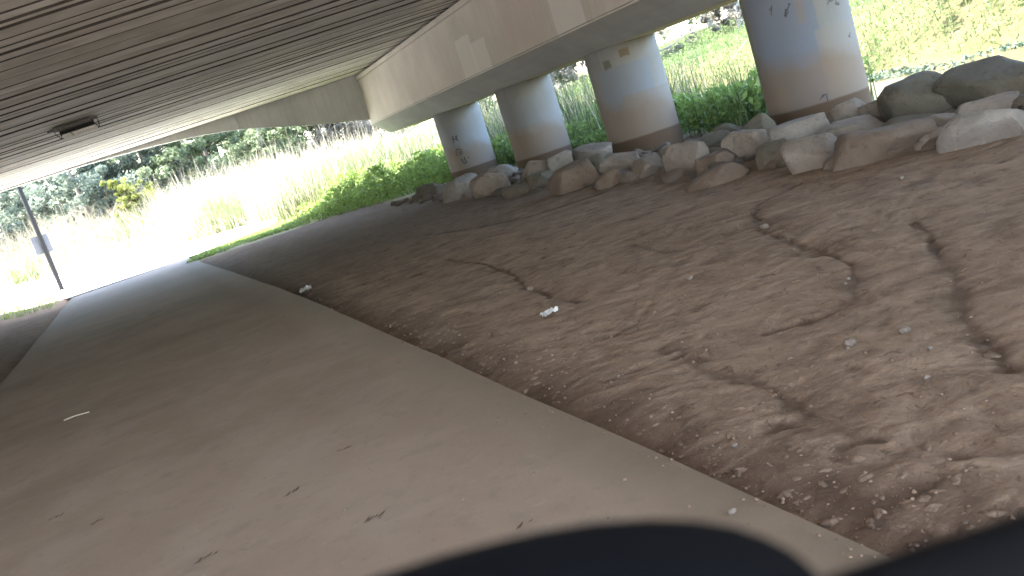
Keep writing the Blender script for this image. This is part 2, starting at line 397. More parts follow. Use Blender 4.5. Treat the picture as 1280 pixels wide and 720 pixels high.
def blur(a, r):
    for ax in (0, 1):
        c = np.cumsum(np.insert(a, 0, 0, axis=ax), axis=ax); n = a.shape[ax]
        i0 = np.clip(np.arange(n)-r, 0, n); i1 = np.clip(np.arange(n)+r+1, 0, n)
        sh = [1, 1]; sh[ax] = n
        a = (np.take(c, i1, axis=ax)-np.take(c, i0, axis=ax))/(i1-i0).reshape(sh)
    return a
cav = np.clip(.5 + (blur(D, 3)-D)*24 + (blur(D, 12)-D)*7, 0, 1)  # hollows found by height; occlusion shade goes into the dirt colour
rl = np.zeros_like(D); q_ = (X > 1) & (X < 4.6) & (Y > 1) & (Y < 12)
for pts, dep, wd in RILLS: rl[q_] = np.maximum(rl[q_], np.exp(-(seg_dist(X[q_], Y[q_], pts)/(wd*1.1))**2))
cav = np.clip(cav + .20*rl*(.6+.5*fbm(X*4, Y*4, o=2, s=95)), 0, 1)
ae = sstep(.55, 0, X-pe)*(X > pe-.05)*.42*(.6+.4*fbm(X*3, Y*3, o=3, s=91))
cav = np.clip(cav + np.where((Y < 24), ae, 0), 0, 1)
def fattr(me, name, arr):
    a = me.attributes.new(name, 'FLOAT', 'POINT'); a.data.foreach_set('value', np.asarray(arr, dtype=np.float32).ravel())
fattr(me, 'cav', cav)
fattr(me, 'far_dark', sstep(7.5, 14, Y)*zone(X, Y))  # bare dirt turns darker with growing y
grs = np.clip((1-zone(X, Y))*sstep(-30, -7, -np.abs(Y-18)*0+Y) , 0, 1)
grs = np.where((X > 4.6) & (X < 8.2) & (Y < 17), .0, grs)
grs = np.where((X < -1.9) & (Y < 27), np.where(Y < -7, 1, .0), grs)
fattr(me, 'grass', grs)
fattr(me, 'pale', sstep(1.0, -.8, X*FX+Y*FY)*(X < 8))  # added bounce area: brightens soffit and dirt from behind the camera
fattr(me, 'bank', sstep(7.4, 8.2, X)*(Y > 0)*(1-sstep(60, 90, X)))
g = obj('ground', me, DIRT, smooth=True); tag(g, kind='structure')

def ribbon(name, L, R, z, mat, kind='structure', skirt=.06):
    n = len(L); v = []
    for (a, b), (c, d) in zip(L, R):
        m = 8
        for k in range(m+1):
            t = k/m; v.append((a+(c-a)*t, b+(d-b)*t, z))
    v = np.array(v); m = 9
    i = np.arange(n*m).reshape(n, m)
    f = np.stack([i[:-1, :-1], i[:-1, 1:], i[1:, 1:], i[1:, :-1]], -1).reshape(-1, 4)
    nb = len(v); sk = np.concatenate([v[i[:, 0]], v[i[:, -1]]]) - np.array([0, 0, skirt]); v = np.concatenate([v, sk])
    l0 = nb+np.arange(n); r0 = nb+n+np.arange(n)
    f2 = np.stack([i[:-1, 0], i[1:, 0], l0[1:], l0[:-1]], -1); f3 = np.stack([i[1:, -1], i[:-1, -1], r0[:-1], r0[1:]], -1)
    me = quads_mesh(name, v, np.concatenate([f, f2, f3]))
    o = obj(name, me, mat); tag(o, kind=kind); return o, me, v
yy = np.concatenate([np.arange(-40, 0, 2.0), np.arange(0, 26.2, .25)])
rnd = np.random.RandomState(3)
jit = .010*fbm(yy*2, yy*0, o=3, s=2)
Lp = [(-1.94+xoff(q)-.02*vnoise(np.array(q*.7), np.array(.3), s=5), q) for q in yy]
Rp = [(1.08+xoff(q)+j, q) for q, j in zip(yy, jit)]
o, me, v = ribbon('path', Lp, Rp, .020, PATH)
ex = 1.08+xoff(v[:, 1])-v[:, 0]
fattr(me, 'edge', np.clip(1-ex/(.35+1.0*sstep(6, 13, v[:, 1])), 0, 1)*(1-.6*sstep(17, 22, v[:, 1])) + .55*np.clip(1-(v[:, 0]+1.94-xoff(v[:, 1]))/.5, 0, 1))
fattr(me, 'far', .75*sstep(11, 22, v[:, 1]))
CONC2 = m_plain('pale_path_concrete', (.74, .72, .68), .85)
Lc = [(-40, 60), (-15, 40), (-6.5, 33.5), (-3.2, 29), (-2.7, 25.2)]
Rc = [(-40, 76), (-15, 56), (-4, 44.2), (1.0, 37.0), (2.2, 26.5)]
# crossing path, drawn as a fan of strips: from the left, down to the underpass, and off to the right
ca = [(-40, 60), (-15, 40), (-5, 33.2), (-2.9, 28.5), (-2.75, 25.0)]
def poly(name, pts, z, mat):
    bm = bmesh.new(); vs = [bm.verts.new((x, y, float(gz(x, y))*1+z)) for x, y in pts]
    f = bm.faces.new(vs); bmesh.ops.triangulate(bm, faces=[f]); o = obj(name, bm, mat); tag(o, kind='structure'); return o
poly('crossing_path', [(-2.55, 25.6), (.35, 25.6), (1.3, 26.2), (2.6, 27.4), (4.2, 28.3), (14, 26.2), (14, 29.2), (4.5, 34.0), (1.2, 39.0), (-1.8, 43.4), (-15, 53), (-40, 65), (-40, 52), (-15, 40.5), (-5.5, 34.0), (-3.2, 29.5)], .046, CONC2)

# creek
bm = bmesh.new()
vs = [bm.verts.new(p) for p in [(7.5, -400, -.9), (21, -400, -.9), (21, 400, -.9), (7.5, 400, -.9)]]
bm.faces.new(vs); o = obj('creek_water', bm, m_water()); tag(o, kind='structure')

# ------------------------------------------------------------------ the bridge
VN = -2.0
bridge = empty('bridge', (6.77, 8, 0)); BL = Vector((6.77, 8, 0))
tag(bridge, 'grey concrete road bridge overhead with ribbed soffit, crossbeam and round columns', 'bridge')
def badd(name, bm, mat, smooth=False, loc=None, rz=0):
    o = obj(name, bm, mat, bridge, smooth)
    o.location = (Vector(loc) if loc else Vector((0, 0, 0))) - BL
    o.rotation_euler = (0, 0, rz); return o
# deck units: planks lying side by side, their length along the span
v = VN; ZS = 3.16; rr = random.Random(5); k = 0
while v < 23.9:
    w = rr.choice([.20, .25, .25, .30, .40, .44, .47]) ; gap = rr.choice([.022, .03, .04, .055]);
    if v + w > 23.85: w = 23.995 - v
    x_end = 7.75; x_st = -9.8
    u1 = (x_end - FX*(v+w/2))/RX; u0 = (x_st - FX*(v+w/2))/RX
    dz = rr.uniform(-.012, .012); c = rr.choice([.008, .012, .018, .024])
    prof = [(c, 0), (w-gap-c, 0), (w-gap, c), (w-gap, .16), (w, .165), (w, .42), (0, .42), (0, c)]
    bm = bmesh.new(); n = 14; L = u1-u0; rings = []
    for i in range(n+1):
        q = L*i/n; jz = rr.uniform(-.002, .002)
        sk = FX/RX
        rings.append([bm.verts.new((q - (b-w/2)*sk, b, z + jz + dz)) for b, z in prof])
    for r0, r1 in zip(rings, rings[1:]):
        m = len(prof)
        for j in range(m): bm.faces.new((r0[j], r0[(j+1) % m], r1[(j+1) % m], r1[j])).material_index = 0 if j == 0 else 1  # sides and chamfers get the dark joint colour: staining plus painted groove shade
    bm.faces.new(rings[0][::-1]); bm.faces.new(rings[-1])
    bmesh.ops.recalc_face_normals(bm, faces=bm.faces)
    x, y = W(u0, v)
    o = badd('deck_plank', bm, DECK, loc=(x, y, ZS), rz=-A); o.data.materials.append(JOINT)
    v += w; k += 1
NPLANK = k
# road surface above
bm = bmesh.new()
cs = []
for (xe, ve) in ((-9.8, VN), (7.75, VN), (7.75, 23.995), (-9.8, 23.995)):
    u = (xe-FX*ve)/RX; cs.append(W(u, ve))
lo = [bm.verts.new((x, y, ZS+.44)) for x, y in cs]; hi = [bm.verts.new((x, y, ZS+.62)) for x, y in cs]
bm.faces.new(lo[::-1]); bm.faces.new(hi)
for i in range(4): bm.faces.new((lo[i], lo[(i+1) % 4], hi[(i+1) % 4], hi[i]))
badd('road_slab', bm, FASC)
# crossbeam (headstock)
sec = [(-.82, 1.86), (-.40, 1.50), (.40, 1.50), (.82, 1.86), (.82, 3.0), (-.82, 3.0)]
def prism(sec, y0, y1, n=1, bev=.02, org=(0, 0)):
    bm = bmesh.new(); rings = [[bm.verts.new((x, y0+(y1-y0)*i/n, z)) for x, z in sec] for i in range(n+1)]
    m = len(sec)
    for r0, r1 in zip(rings, rings[1:]):
        for j in range(m): bm.faces.new((r0[j], r0[(j+1) % m], r1[(j+1) % m], r1[j]))
    f0 = bm.faces.new(rings[0][::-1]); f1 = bm.faces.new(rings[-1])
    bmesh.ops.recalc_face_normals(bm, faces=bm.faces)
    if bev: bmesh.ops.bevel(bm, geom=[e for e in bm.edges if e.calc_face_angle(0) > .3], offset=bev, segments=2, affect='EDGES')
    return bm
hb = prism([(x, z-1.86) for x, z in sec], -4.4-15, 23.45-15)
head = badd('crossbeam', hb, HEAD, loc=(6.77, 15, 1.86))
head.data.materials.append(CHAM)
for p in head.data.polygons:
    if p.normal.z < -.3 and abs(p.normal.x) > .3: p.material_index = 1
head.data.materials.append(BOUNCE)
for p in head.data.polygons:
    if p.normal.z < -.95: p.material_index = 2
lip = badd('bearing_strip', prism([(-.835, 0), (.835, 0), (.835, .10), (-.835, .10)], -4.4, 23.46, bev=.008), HEAD, loc=(6.77, 0, 3.003))
lb = prism([(-.70, 0), (.70, 0), (.70, .06), (-.70, .06)], -4.4, 23.0, bev=0); badd('bearing_pad', lb, PAINTK, loc=(6.77, 0, 3.1035))
# columns
COLY = [19.14, 15.28, 11.63, 7.93, 4.2, .5, -3.2]
R = .525
def column_mesh():
    bm = bmesh.new(); n = 72
    zs = [-.6, 0, .4, .8, 1.2, 1.4995]
    rings = [[bm.verts.new((R*math.cos(2*math.pi*i/n), R*math.sin(2*math.pi*i/n), z)) for i in range(n)] for z in zs]
    for r0, r1 in zip(rings, rings[1:]):
        for i in range(n): bm.faces.new((r0[i], r0[(i+1) % n], r1[(i+1) % n], r1[i]))
    bm.faces.new(rings[-1])
    return bm
def stroke(bm, pts, ang, zc, sc, wd=.006):
    """pts in a flat letter cell (u right, v up), bent round a column of radius R"""
    for p0, p1 in zip(pts, pts[1:]):
        d = Vector((p1[0]-p0[0], p1[1]-p0[1])); L = d.length or 1; nrm = Vector((-d.y, d.x))/L*wd/sc*.5
        q = []
        for (u, w_) in ((p0[0]+nrm.x, p0[1]+nrm.y), (p1[0]+nrm.x, p1[1]+nrm.y), (p1[0]-nrm.x, p1[1]-nrm.y), (p0[0]-nrm.x, p0[1]-nrm.y)):
            a = ang + u*sc/R; q.append(bm.verts.new(((R+.0025)*math.cos(a), (R+.0025)*math.sin(a), zc+w_*sc)))
        bm.faces.new(q)
GL_F = [[(0, .1), (.05, 1), (.85, .95)], [(.05, .62), (.6, .6)], [(.6, 1), (.65, .2)]]
GL_O = [[(.1, .05), (.0, .5), (.15, .95), (.6, 1.0), (.9, .7), (.85, .1)], [(.45, .7), (.6, .3), (.5, .05)]]
GL_T = [[(0, .9), (.2, .2), (.5, .05), (.75, .3)], [(.55, 1.0), (.62, .1)], [(.2, .65), (1.2, .75)]]
for i, y in enumerate(COLY):
    az = math.atan2(-y, -6.77)
    o = badd('column', column_mesh(), COLM[min(i, 4)], True, (6.77, y, 0), az)
    if i == 0:
        for gl, zc, a0 in ((GL_F, .79, -.50), (GL_O, .51, -.55), (GL_T, .31, -.42)):
            bm = bmesh.new()
            for s in gl: stroke(bm, s, a0, zc, .15, .026)
            obj('graffiti_letter', bm, INK, o)
    if i == 3:
        r2 = random.Random(4)
        for (a0, z0, n, sp) in ((-.12, 1.14, 5, .05), (.62, 1.10, 5, .05), (-.42, 1.2, 2, .04), (.05, .17, 3, .05), (1.05, .75, 1, .05)):
            bm = bmesh.new()
            for q in range(1):
                p = [(q*.35, r2.uniform(.2, 1))]
                for e in range(3*n): p.append((p[-1][0]+r2.uniform(-.3, .42), min(1.2, max(-.1, p[-1][1]+r2.uniform(-.6, .6)))))
                stroke(bm, p, a0, z0, .09, .009)
            obj('graffiti_scribble', bm, INK, o)
# far fascia: panels with a haunched bottom edge, plus the parapet on top of them
VF = 24.0
def fz(u):
    t = np.interp(u, [-16, -12, -9.55, -7.87, -6.6, -5.38, -3.8, -1.6], [3.13, 3.125, 3.11, 3.04, 2.94, 2.76, 2.34, 1.86])
    return float(t)
def panel(u0, u1):
    bm = bmesh.new(); n = max(4, int((u1-u0)/.25)); rows = []
    for i in range(n+1):
        u = u0+(u1-u0)*i/n
        zb = sum(fz(u+d) for d in (-.3, -.15, 0, .15, .3))/5
        rows.append([bm.verts.new((u, b, z)) for b, z in ((0, zb), (.2, zb), (.2, 4.25), (0, 4.25))])
    for r0, r1 in zip(rows, rows[1:]):
        for j in range(4): bm.faces.new((r0[j], r0[(j+1) % 4], r1[(j+1) % 4], r1[j]))
    bm.faces.new(rows[0][::-1]); bm.faces.new(rows[-1]); bmesh.ops.recalc_face_normals(bm, faces=bm.faces)
    return bm
uend = (5.975-FX*VF)/RX
for u0, u1 in ((-5.38, uend), (-9.4, -5.405), (-13.4, -9.425), (-17.4, -13.425)):
    badd('fascia_panel', panel(u0, u1), FASC, loc=W(0, VF)+(0,), rz=-A)
bm = bmesh.new(); box(bm, uend+.005, (7.74-FX*VF)/RX, .003, .2, 3.108, 4.25); badd('fascia_panel', bm, FASC, loc=W(0, VF)+(0,), rz=-A)
# edge parapet on the creek side and abutment on the left
def rect_prism(p0, p1, th, z0, z1):
    bm = bmesh.new(); a = Vector(p0); b = Vector(p1); d = (b-a).normalized(); nn = Vector((-d.y, d.x))*th
    q = [a, b, b+nn, a+nn]; lo = [bm.verts.new((p.x, p.y, z0)) for p in q]; hi = [bm.verts.new((p.x, p.y, z1)) for p in q]
    bm.faces.new(lo[::-1]); bm.faces.new(hi)
    for i in range(4): bm.faces.new((lo[i], lo[(i+1) % 4], hi[(i+1) % 4], hi[i]))
    bmesh.ops.recalc_face_normals(bm, faces=bm.faces); return bm
badd('edge_parapet', rect_prism((7.76, -4.1), (7.76, 22.9), -.2, 3.1, 4.25), FASC)
badd('abutment', rect_prism((-9.6, 2.2), (-9.6, 29.3), .9, -1, 3.15), FASC)

# ------------------------------------------------------------------ broken light fitting on the soffit
lx, ly = -.53, 17.29
lt = empty('soffit_light', (lx, ly, ZS-.02), -A); tag(lt, 'long rusty caged light fitting fixed to the ribbed soffit', 'light fitting')
bm = bmesh.new(); box(bm, -.33, .33, -.17, -.02, -.05, .02, .01); obj('housing', bm, GALV, lt)
bm = bmesh.new(); tube(bm, [(-.30, .075, -.125), (.30, .075, -.125)], .04, 12); obj('tube', bm, TUBEM, lt)
bm = bmesh.new(); box(bm, -.30, .31, -.04, .025, -.10, .015, .012); obj('reflector', bm, PAINTK, lt)
bm = bmesh.new()
for q in (-.34, -.12, .34):
    bm = bmesh.new(); tube(bm, [(q, -.17, .01), (q, -.1, -.07), (q, .06, -.16), (q, .12, -.09), (q, .12, .015)], .007, 6); obj('cage_bar', bm, PAINTK, lt)
bm = bmesh.new(); box(bm, -.45, -.33, -.13, -.05, -.03, .012, .006); obj('bracket', bm, GALV, lt)
bm = bmesh.new(); box(bm, .33, .42, -.12, -.05, -.03, .012, .006); obj('bracket', bm, GALV, lt)

# ------------------------------------------------------------------ post with sign
px_, py_ = -3.3, 33.0; pz = float(gz(px_, py_))
po = empty('light_pole', (px_, py_, pz), 0); tag(po, 'thin dark pole with a small pale sign beside the far path', 'pole')
bm = bmesh.new(); tube(bm, [(0, 0, -.1), (0, 0, 3), (0, 0, 6.2)], [.08, .072, .06], 12); obj('pole', bm, PAINTK, po)
bm = bmesh.new(); box(bm, -.28, .24, .082, .097, 1.35, 1.95, .004); so = obj('sign', bm, SIGN, po); so.rotation_euler = (0, 0, .25)
bm = bmesh.new(); tube(bm, [(0, 0, 6.15), (0, -.5, 6.35), (0, -.9, 6.4)], .03, 8); box(bm, -.1, .1, -1.3, -.8, 6.36, 6.44, .02); obj('lamp_head', bm, PAINTK, po)

# ------------------------------------------------------------------ rocks
def rock_mesh(seed, w, d, h, blocky=.5, sub=4):
    r = np.random.RandomState(seed)
    bm = bmesh.new(); bmesh.ops.create_icosphere(bm, subdivisions=sub, radius=1)
    V = np.array([v.co[:] for v in bm.verts])
    for _ in range(15):
        nrm = r.normal(size=3); nrm /= np.linalg.norm(nrm); lim = r.uniform(.56, .88) if blocky < .6 else r.uniform(.84, .98)
        dd = V@nrm; over = np.clip(dd-lim, 0, None); V -= np.outer(over*.99, nrm)
    for ax, sg in ((2, 1), (2, -1), (0, 1), (0, -1), (1, -1)):
        nrm = np.zeros(3); nrm[ax] = sg; nrm += r.normal(size=3)*.16; nrm /= np.linalg.norm(nrm)
        lim = .62 + .22*(1-blocky); dd = V@nrm; V -= np.outer(np.clip(dd-lim, 0, None)*.92, nrm)
    s = seed % 97
    n1 = fbm(V[:, 0]*1.6+seed, V[:, 1]*1.6, V[:, 2]*1.6, o=3, s=s); n2 = fbm(V[:, 0]*6+seed, V[:, 1]*6, V[:, 2]*6, o=3, s=s+9)
    n4 = 1-2*np.abs(fbm(V[:, 0]*3+seed, V[:, 1]*3, V[:, 2]*3, o=3, s=s+20)); V *= (1 + .055*n1 + .03*n2 + .03*n4)[:, None]
    mn, mx = V.min(0), V.max(0); V = (V-(mn+mx)/2)/((mx-mn)/2)
    V *= np.array([w/2, d/2, h/2])
    for v, c in zip(bm.verts, V): v.co = c
    return bm
NAMES = 'rocks heaped around the bridge columns'
# name -> centre x, y, z, width, height, material, label
RK = [
 (4.9, 4.32, .05, .54, .30, 'D', .95, 'pale flat-topped block at the right end of the rock heap'),
 (5.9, 5.69, .10, .66, .50, 'B', .1, 'large dark rounded boulder right of the nearest column, against the water'),
 (6.1, 5.20, .08, .80, .50, 'B', .2, 'biggest dark boulder at the back right corner of the heap'),
 (5.5, 4.81, .07, .46, .20, 'A', .3, 'low rounded slab lying on top behind the pale end block'),
 (5.6, 4.55, .02, .32, .20, 'B', .3, 'dark rock at the right frame edge above the pale block'),
 (5.2, 4.88, .05, .24, .19, 'A', .4, 'small leaning stone left of the pale end block, upper of two'),
 (4.9, 4.74, -.01, .23, .22, 'A', .5, 'small narrow stone touching the left side of the pale end block'),
 (5.4, 5.40, .03, .38, .20, 'B', .3, 'dark wedge of rock under the large rounded boulder'),
 (5.9, 6.21, .07, .34, .30, 'A', .9, 'squarish rock right of the nearest column foot, lit by the water'),
 (5.75, 6.41, .12, .33, .30, 'A', .3, 'upright pointed rock leaning on the nearest column'),
 (5.3, 5.95, .08, .58, .22, 'A', .2, 'long low grey rock in front of the nearest column'),
 (5.2, 6.41, .12, .50, .30, 'D', .8, 'light smooth block below the left foot of the nearest column'),
 (4.75, 5.02, .03, .72, .34, 'C', .4, 'largest brown boulder in the front row, sloping top'),
 (4.62, 5.59, .04, .46, .34, 'A', .3, 'rough brown-grey boulder left of the largest brown one'),
 (4.8, 6.24, .03, .37, .30, 'B', .4, 'dark grey rock in front of the light smooth block'),
 (4.9, 7.76, .10, .44, .36, 'A', .2, 'pale pointed boulder at the right foot of the third column'),
 (4.4, 6.59, .02, .56, .20, 'C', .1, 'flat brown slab half sunk in the mud, foremost of the heap'),
 (5.1, 7.04, .10, .44, .33, 'A', .3, 'grey boulder with a slanting top between third and nearest columns'),
 (4.8, 7.12, .06, .40, .21, 'C', .3, 'low brown rock behind the flat sunk slab'),
 (5.5, 8.21, .11, .54, .22, 'B', .2, 'dark flat rock at the back between third and nearest columns'),
 (5.9, 8.42, .14, .33, .22, 'B', .3, 'small dark rock below the green bank plants'),
 (5.7, 7.60, .17, .33, .26, 'B', .2, 'black-shadowed rock beside the left edge of the nearest column'),
 (5.2, 8.64, .10, .26, .23, 'A', .3, 'small stone wedged against the third column'),
 (4.9, 8.55, .05, .40, .29, 'A', .2, 'rounded triangular rock in front of the third column'),
 (5.1, 9.52, .09, .48, .31, 'A', .5, 'square grey rock at the left foot of the third column'),
 (4.6, 8.91, .04, .34, .22, 'C', .4, 'low wedge rock in front of the square grey one'),
 (4.6, 9.79, .08, .58, .40, 'C', .95, 'big flat-faced brown block in the front row'),
 (5.8, 11.48, .14, .56, .34, 'D', .3, 'pale sloping slab at the back between second and third columns'),
 (5.3, 10.57, .09, .31, .28, 'B', .5, 'dark stone behind the flat-faced block'),
 (5.4, 11.73, .17, .38, .32, 'D', .6, 'bright upright rock in front of the second column'),
 (5.1, 12.03, .11, .49, .42, 'A', .2, 'tall leaning rock at the left foot of the second column'),
 (4.8, 11.23, .03, .42, .32, 'B', .3, 'dark rounded rock left of the flat-faced block'),
 (4.5, 11.37, .04, .38, .22, 'B', .3, 'small low dark rock in the front row below the second column'),
 (4.7, 12.85, .09, .56, .47, 'A', .3, 'high rounded boulder between first and second columns'),
 (5.5, 14.36, .14, .58, .32, 'D', .4, 'pale broken rock behind the rounded boulder, near the first column'),
 (4.7, 14.15, .09, .72, .46, 'D', .5, 'sharp-edged whitish rock below the first column'),
 (5.0, 17.0, .02, .66, .44, 'B', .1, 'dull weedy mound of rock at the far left end of the heap'),
 (5.1, 10.61, .14, .28, .18, 'A', .3, 'small rock perched on top behind the flat-faced block'),
]
MR = {'A': ROCKA, 'B': ROCKB, 'C': ROCKC, 'D': ROCKD}
for i, (x, y, z, w, h, m, bl, lab) in enumerate(RK):
    az = math.atan2(x, y)
    o = obj('boulder', rock_mesh(100+i*7, w*1.06, min(w*.9, .55), h*1.1, bl), MR[m], smooth=True)
    o.location = (x, y, z); o.rotation_euler = (0, random.uniform(-.08, .08), -az)
    tag(o, lab, 'rock', NAMES)
# small rubble filling the gaps
fr = random.Random(11); cnt = 0
protos = [rock_mesh(900+i*13, 1, .85, .7, .4, 3) for i in range(6)]
pm = []
for i, b in enumerate(protos):
    m = bpy.data.meshes.new('rubble_stone'); b.to_mesh(m); b.free(); m.materials.append([ROCKC, ROCKB, ROCKA][i % 3])
    m.polygons.foreach_set('use_smooth', [True]*len(m.polygons)); pm.append(m)
for k in range(250):
    y = 4.2 + 14.3*fr.random()**1.15; x = fr.uniform(4.5, 6.15)
    o = link(bpy.data.objects.new('rubble_stone', pm[k % 6])); s = fr.uniform(.09, .28)
    o.scale = (s, s, s*fr.uniform(.7, 1)); o.location = (x, y, float(gz(x, y))+.01); o.rotation_euler = (fr.uniform(-.4, .4), fr.uniform(-.4, .4), fr.uniform(0, 6.28))
    tag(o, 'small dusty stone filling gaps between the larger boulders of the heap', 'stone', 'small stones among the boulders')

# ------------------------------------------------------------------ litter and pebbles
def ground_top(x, y):
    if -1.94 < x < 1.08+float(xoff(y)): return .020
    i = np.searchsorted(xs, x); j = np.searchsorted(ys, y); return float(Z[j-1:j+1, i-1:i+1].max())
def crumple(seed, r):
    bm = bmesh.new(); bmesh.ops.create_icosphere(bm, subdivisions=3, radius=r)
    V = np.array([v.co[:] for v in bm.verts])/r
    n = 1 - np.abs(fbm(V[:, 0]*2.2+seed, V[:, 1]*2.2, V[:, 2]*2.2, o=3, s=seed))*1.0
    for v, k in zip(bm.verts, n): v.co = Vector(v.co)*float(k); v.co.z *= .55
    return bm
def put(name, bm, mat, x, y, lab, cat, dz=0, rz=0, group=None, smooth=False):
    o = obj(name, bm, mat, smooth=smooth); o.location = (x, y, ground_top(x, y)+dz); o.rotation_euler = (0, 0, rz); tag(o, lab, cat, group); return o
def sheet(seed, lx, ly, amp):
    n = 14; g_ = np.linspace(-1, 1, n); U, Vv = np.meshgrid(g_, g_)
    h = np.abs(fbm(U*1.6+seed, Vv*1.6, o=3, s=seed))*amp*2 + .004
    x = U*lx*(1+.25*fbm(U*1.5, Vv*1.5+5, o=2, s=seed+1)); y = Vv*ly*(1+.3*fbm(U*1.5, Vv*1.5+9, o=2, s=seed+2))
    i = np.arange(n*n).reshape(n, n)
    me = quads_mesh('sheet', np.stack([x, y, h], -1).reshape(-1, 3), np.stack([i[:-1, :-1], i[:-1, 1:], i[1:, 1:], i[1:, :-1]], -1).reshape(-1, 4))
    return me
put('crumpled_tissue', sheet(3, .046, .030, .024), WHITE, 1.74, 4.49, 'crumpled white tissue lying on the mud in the middle of the photo', 'litter', .0, .3)
put('paper_scrap', sheet(9, .06, .05, .04), WHITE, 1.17, 9.44, 'white paper scrap on the mud beside the far path edge', 'litter', .0)
PEB = 'white pebbles scattered on the mud'
pebs = [(1.06, 7.6, .05, 'pale stone on the path edge, nearer of two side by side'), (1.06, 7.87, .045, 'pale stone on the path edge, farther of two side by side'),
        (1.0, 1.81, .014, 'white pebble on the concrete near the bottom right path edge'), (1.25, 2.14, .013, 'white pebble in the mud just off the path edge'),
        (1.82, 1.97, .014, 'bright pebble on smooth mud at the right side'), (1.95, 2.42, .032, 'flat grey stone in the mud right of centre'),
        (2.1, 2.32, .028, 'brown stone beside the right-hand gully'), (3.16, 4.4, .035, 'small stone at the upper bend of the long gully'),
        (2.55, 3.07, .012, 'white pebble at the lower bend of the long gully'), (2.50, 3.03, .009, 'tiny pebble beside the white one in the gully bend'),
        (2.01, 2.13, .012, 'white pebble above the bright pebble at right'), (4.05, 4.2, .025, 'white chip below the pale end block'),
        (2.0, 5.35, .03, 'pale lump beside the short crack'), (2.35, 4.0, .025, 'tan pebble on the mud above the tissue'), (1.4, 3.1, .012, 'white pebble low on the mud by the path'),
        (.24, 2.95, .008, 'tiny white grit on the concrete at centre bottom'), (.55, 2.6, .008, 'tiny white grit on the concrete beside the path edge')]
for i, (x, y, r, lab) in enumerate(pebs):
    r *= .75
    put('pebble', rock_mesh(300+i*5, r*2, r*1.7, r*1.3, .3, 2), ROCKD if 'white' in lab or 'bright' in lab else ROCKA, x, y, lab, 'pebble', r*.35, group=PEB, smooth=True)
bm = bmesh.new(); tube(bm, [(-.09, 0, 0), (-.02, .006, .004), (.09, -.004, 0)], [.005, .005, .004], 6)
put('twig', bm, TWIG, -.92, 6.91, 'straight pale twig lying alone on the concrete path', 'twig', .005, -.25)
def dead_leaf(seed, n):
    r = random.Random(seed); bm = bmesh.new()
    for _ in range(n):
        a = r.uniform(-.5, .5)+.3; c = Vector((r.gauss(0, .02), r.gauss(0, .008), r.uniform(.002, .007))); L = r.uniform(.008, .022); d = Vector((math.cos(a), math.sin(a), 0))*L; e = Vector((-d.y, d.x, 0))*.28
        bm.faces.new([bm.verts.new(c-d), bm.verts.new(c+e), bm.verts.new(c+d+Vector((0, 0, .004))), bm.verts.new(c-e)])
    return bm
for i, (x, y, n, lab) in enumerate([(.29, 2.77, 16, 'dark leaf scraps on the concrete at centre bottom'), (-.23, 3.09, 10, 'dark leaf scrap on the concrete at the bottom edge'), (-.83, 4.4, 9, 'leaf debris on the concrete at lower left'),
                                   (.36, 3.6, 8, 'faint leaf scraps on the concrete left of the path edge'), (.12, 3.35, 6, 'single dark scrap on the concrete above the bottom edge'), (-.62, 4.05, 8, 'second patch of debris at lower left'), (.62, 2.25, 6, 'scrap of leaf near the blurred handlebar')]):
    put('leaf_litter', dead_leaf(i+50, max(4, n//2)), LEAFDRY, x, y, lab, 'leaf litter', .001, random.uniform(-.4, .4), 'leaf scraps on the path')

# loose crumbs of soil: nobody could count these
def crumbs(n, seed):
    rs = np.random.RandomState(seed); y = 1.2 + 9*rs.uniform(0, 1, n)**1.7; u = rs.uniform(0, 1, n)
    x = np.where(u < .30, 1.08 + np.abs(rs.normal(0, .18, n)) - .05, rs.uniform(1.1, 4.4, n))
    x = np.where(u > .96, 1.08 - np.abs(rs.normal(0, .25, n)), x)
    keep = (fbm(x*1.6, y*1.6, o=3, s=seed) > -.12) | (u < .3); x, y = x[keep], y[keep]; n = len(x)
    pe_ = 1.08+xoff(y); i = np.clip(np.searchsorted(xs, x), 1, len(xs)-1); j = np.clip(np.searchsorted(ys, y), 1, len(ys)-1)
    z = np.maximum(Z[j, i], Z[j-1, i-1]); z = np.where(x < pe_, np.maximum(z, .020), z)
    r = .0018 + .0065*rs.uniform(0, 1, n)**5; c = np.stack([x, y, z + r*.4], -1)
    O = np.array([(1, 0, 0), (-1, 0, 0), (0, 1, 0), (0, -1, 0), (0, 0, 1), (0, 0, -1)], float)
    V = c[:, None] + O[None]*r[:, None, None]*rs.uniform(.6, 1.3, (n, 6, 1))*np.array([1, 1, .75])
    T = np.array([(0, 2, 4), (2, 1, 4), (1, 3, 4), (3, 0, 4), (2, 0, 5), (1, 2, 5), (3, 1, 5), (0, 3, 5)])
    return V.reshape(-1, 3), (np.arange(n)[:, None, None]*6+T[None]).reshape(-1, 3)
V, F = crumbs(4000, 4); tag(obj('soil_crumbs', quads_mesh('soil_crumbs', V, F), CRUMB), kind='stuff')
V, F = crumbs(260, 6); tag(obj('pale_grit', quads_mesh('pale_grit', V, F), ROCKC), kind='stuff')
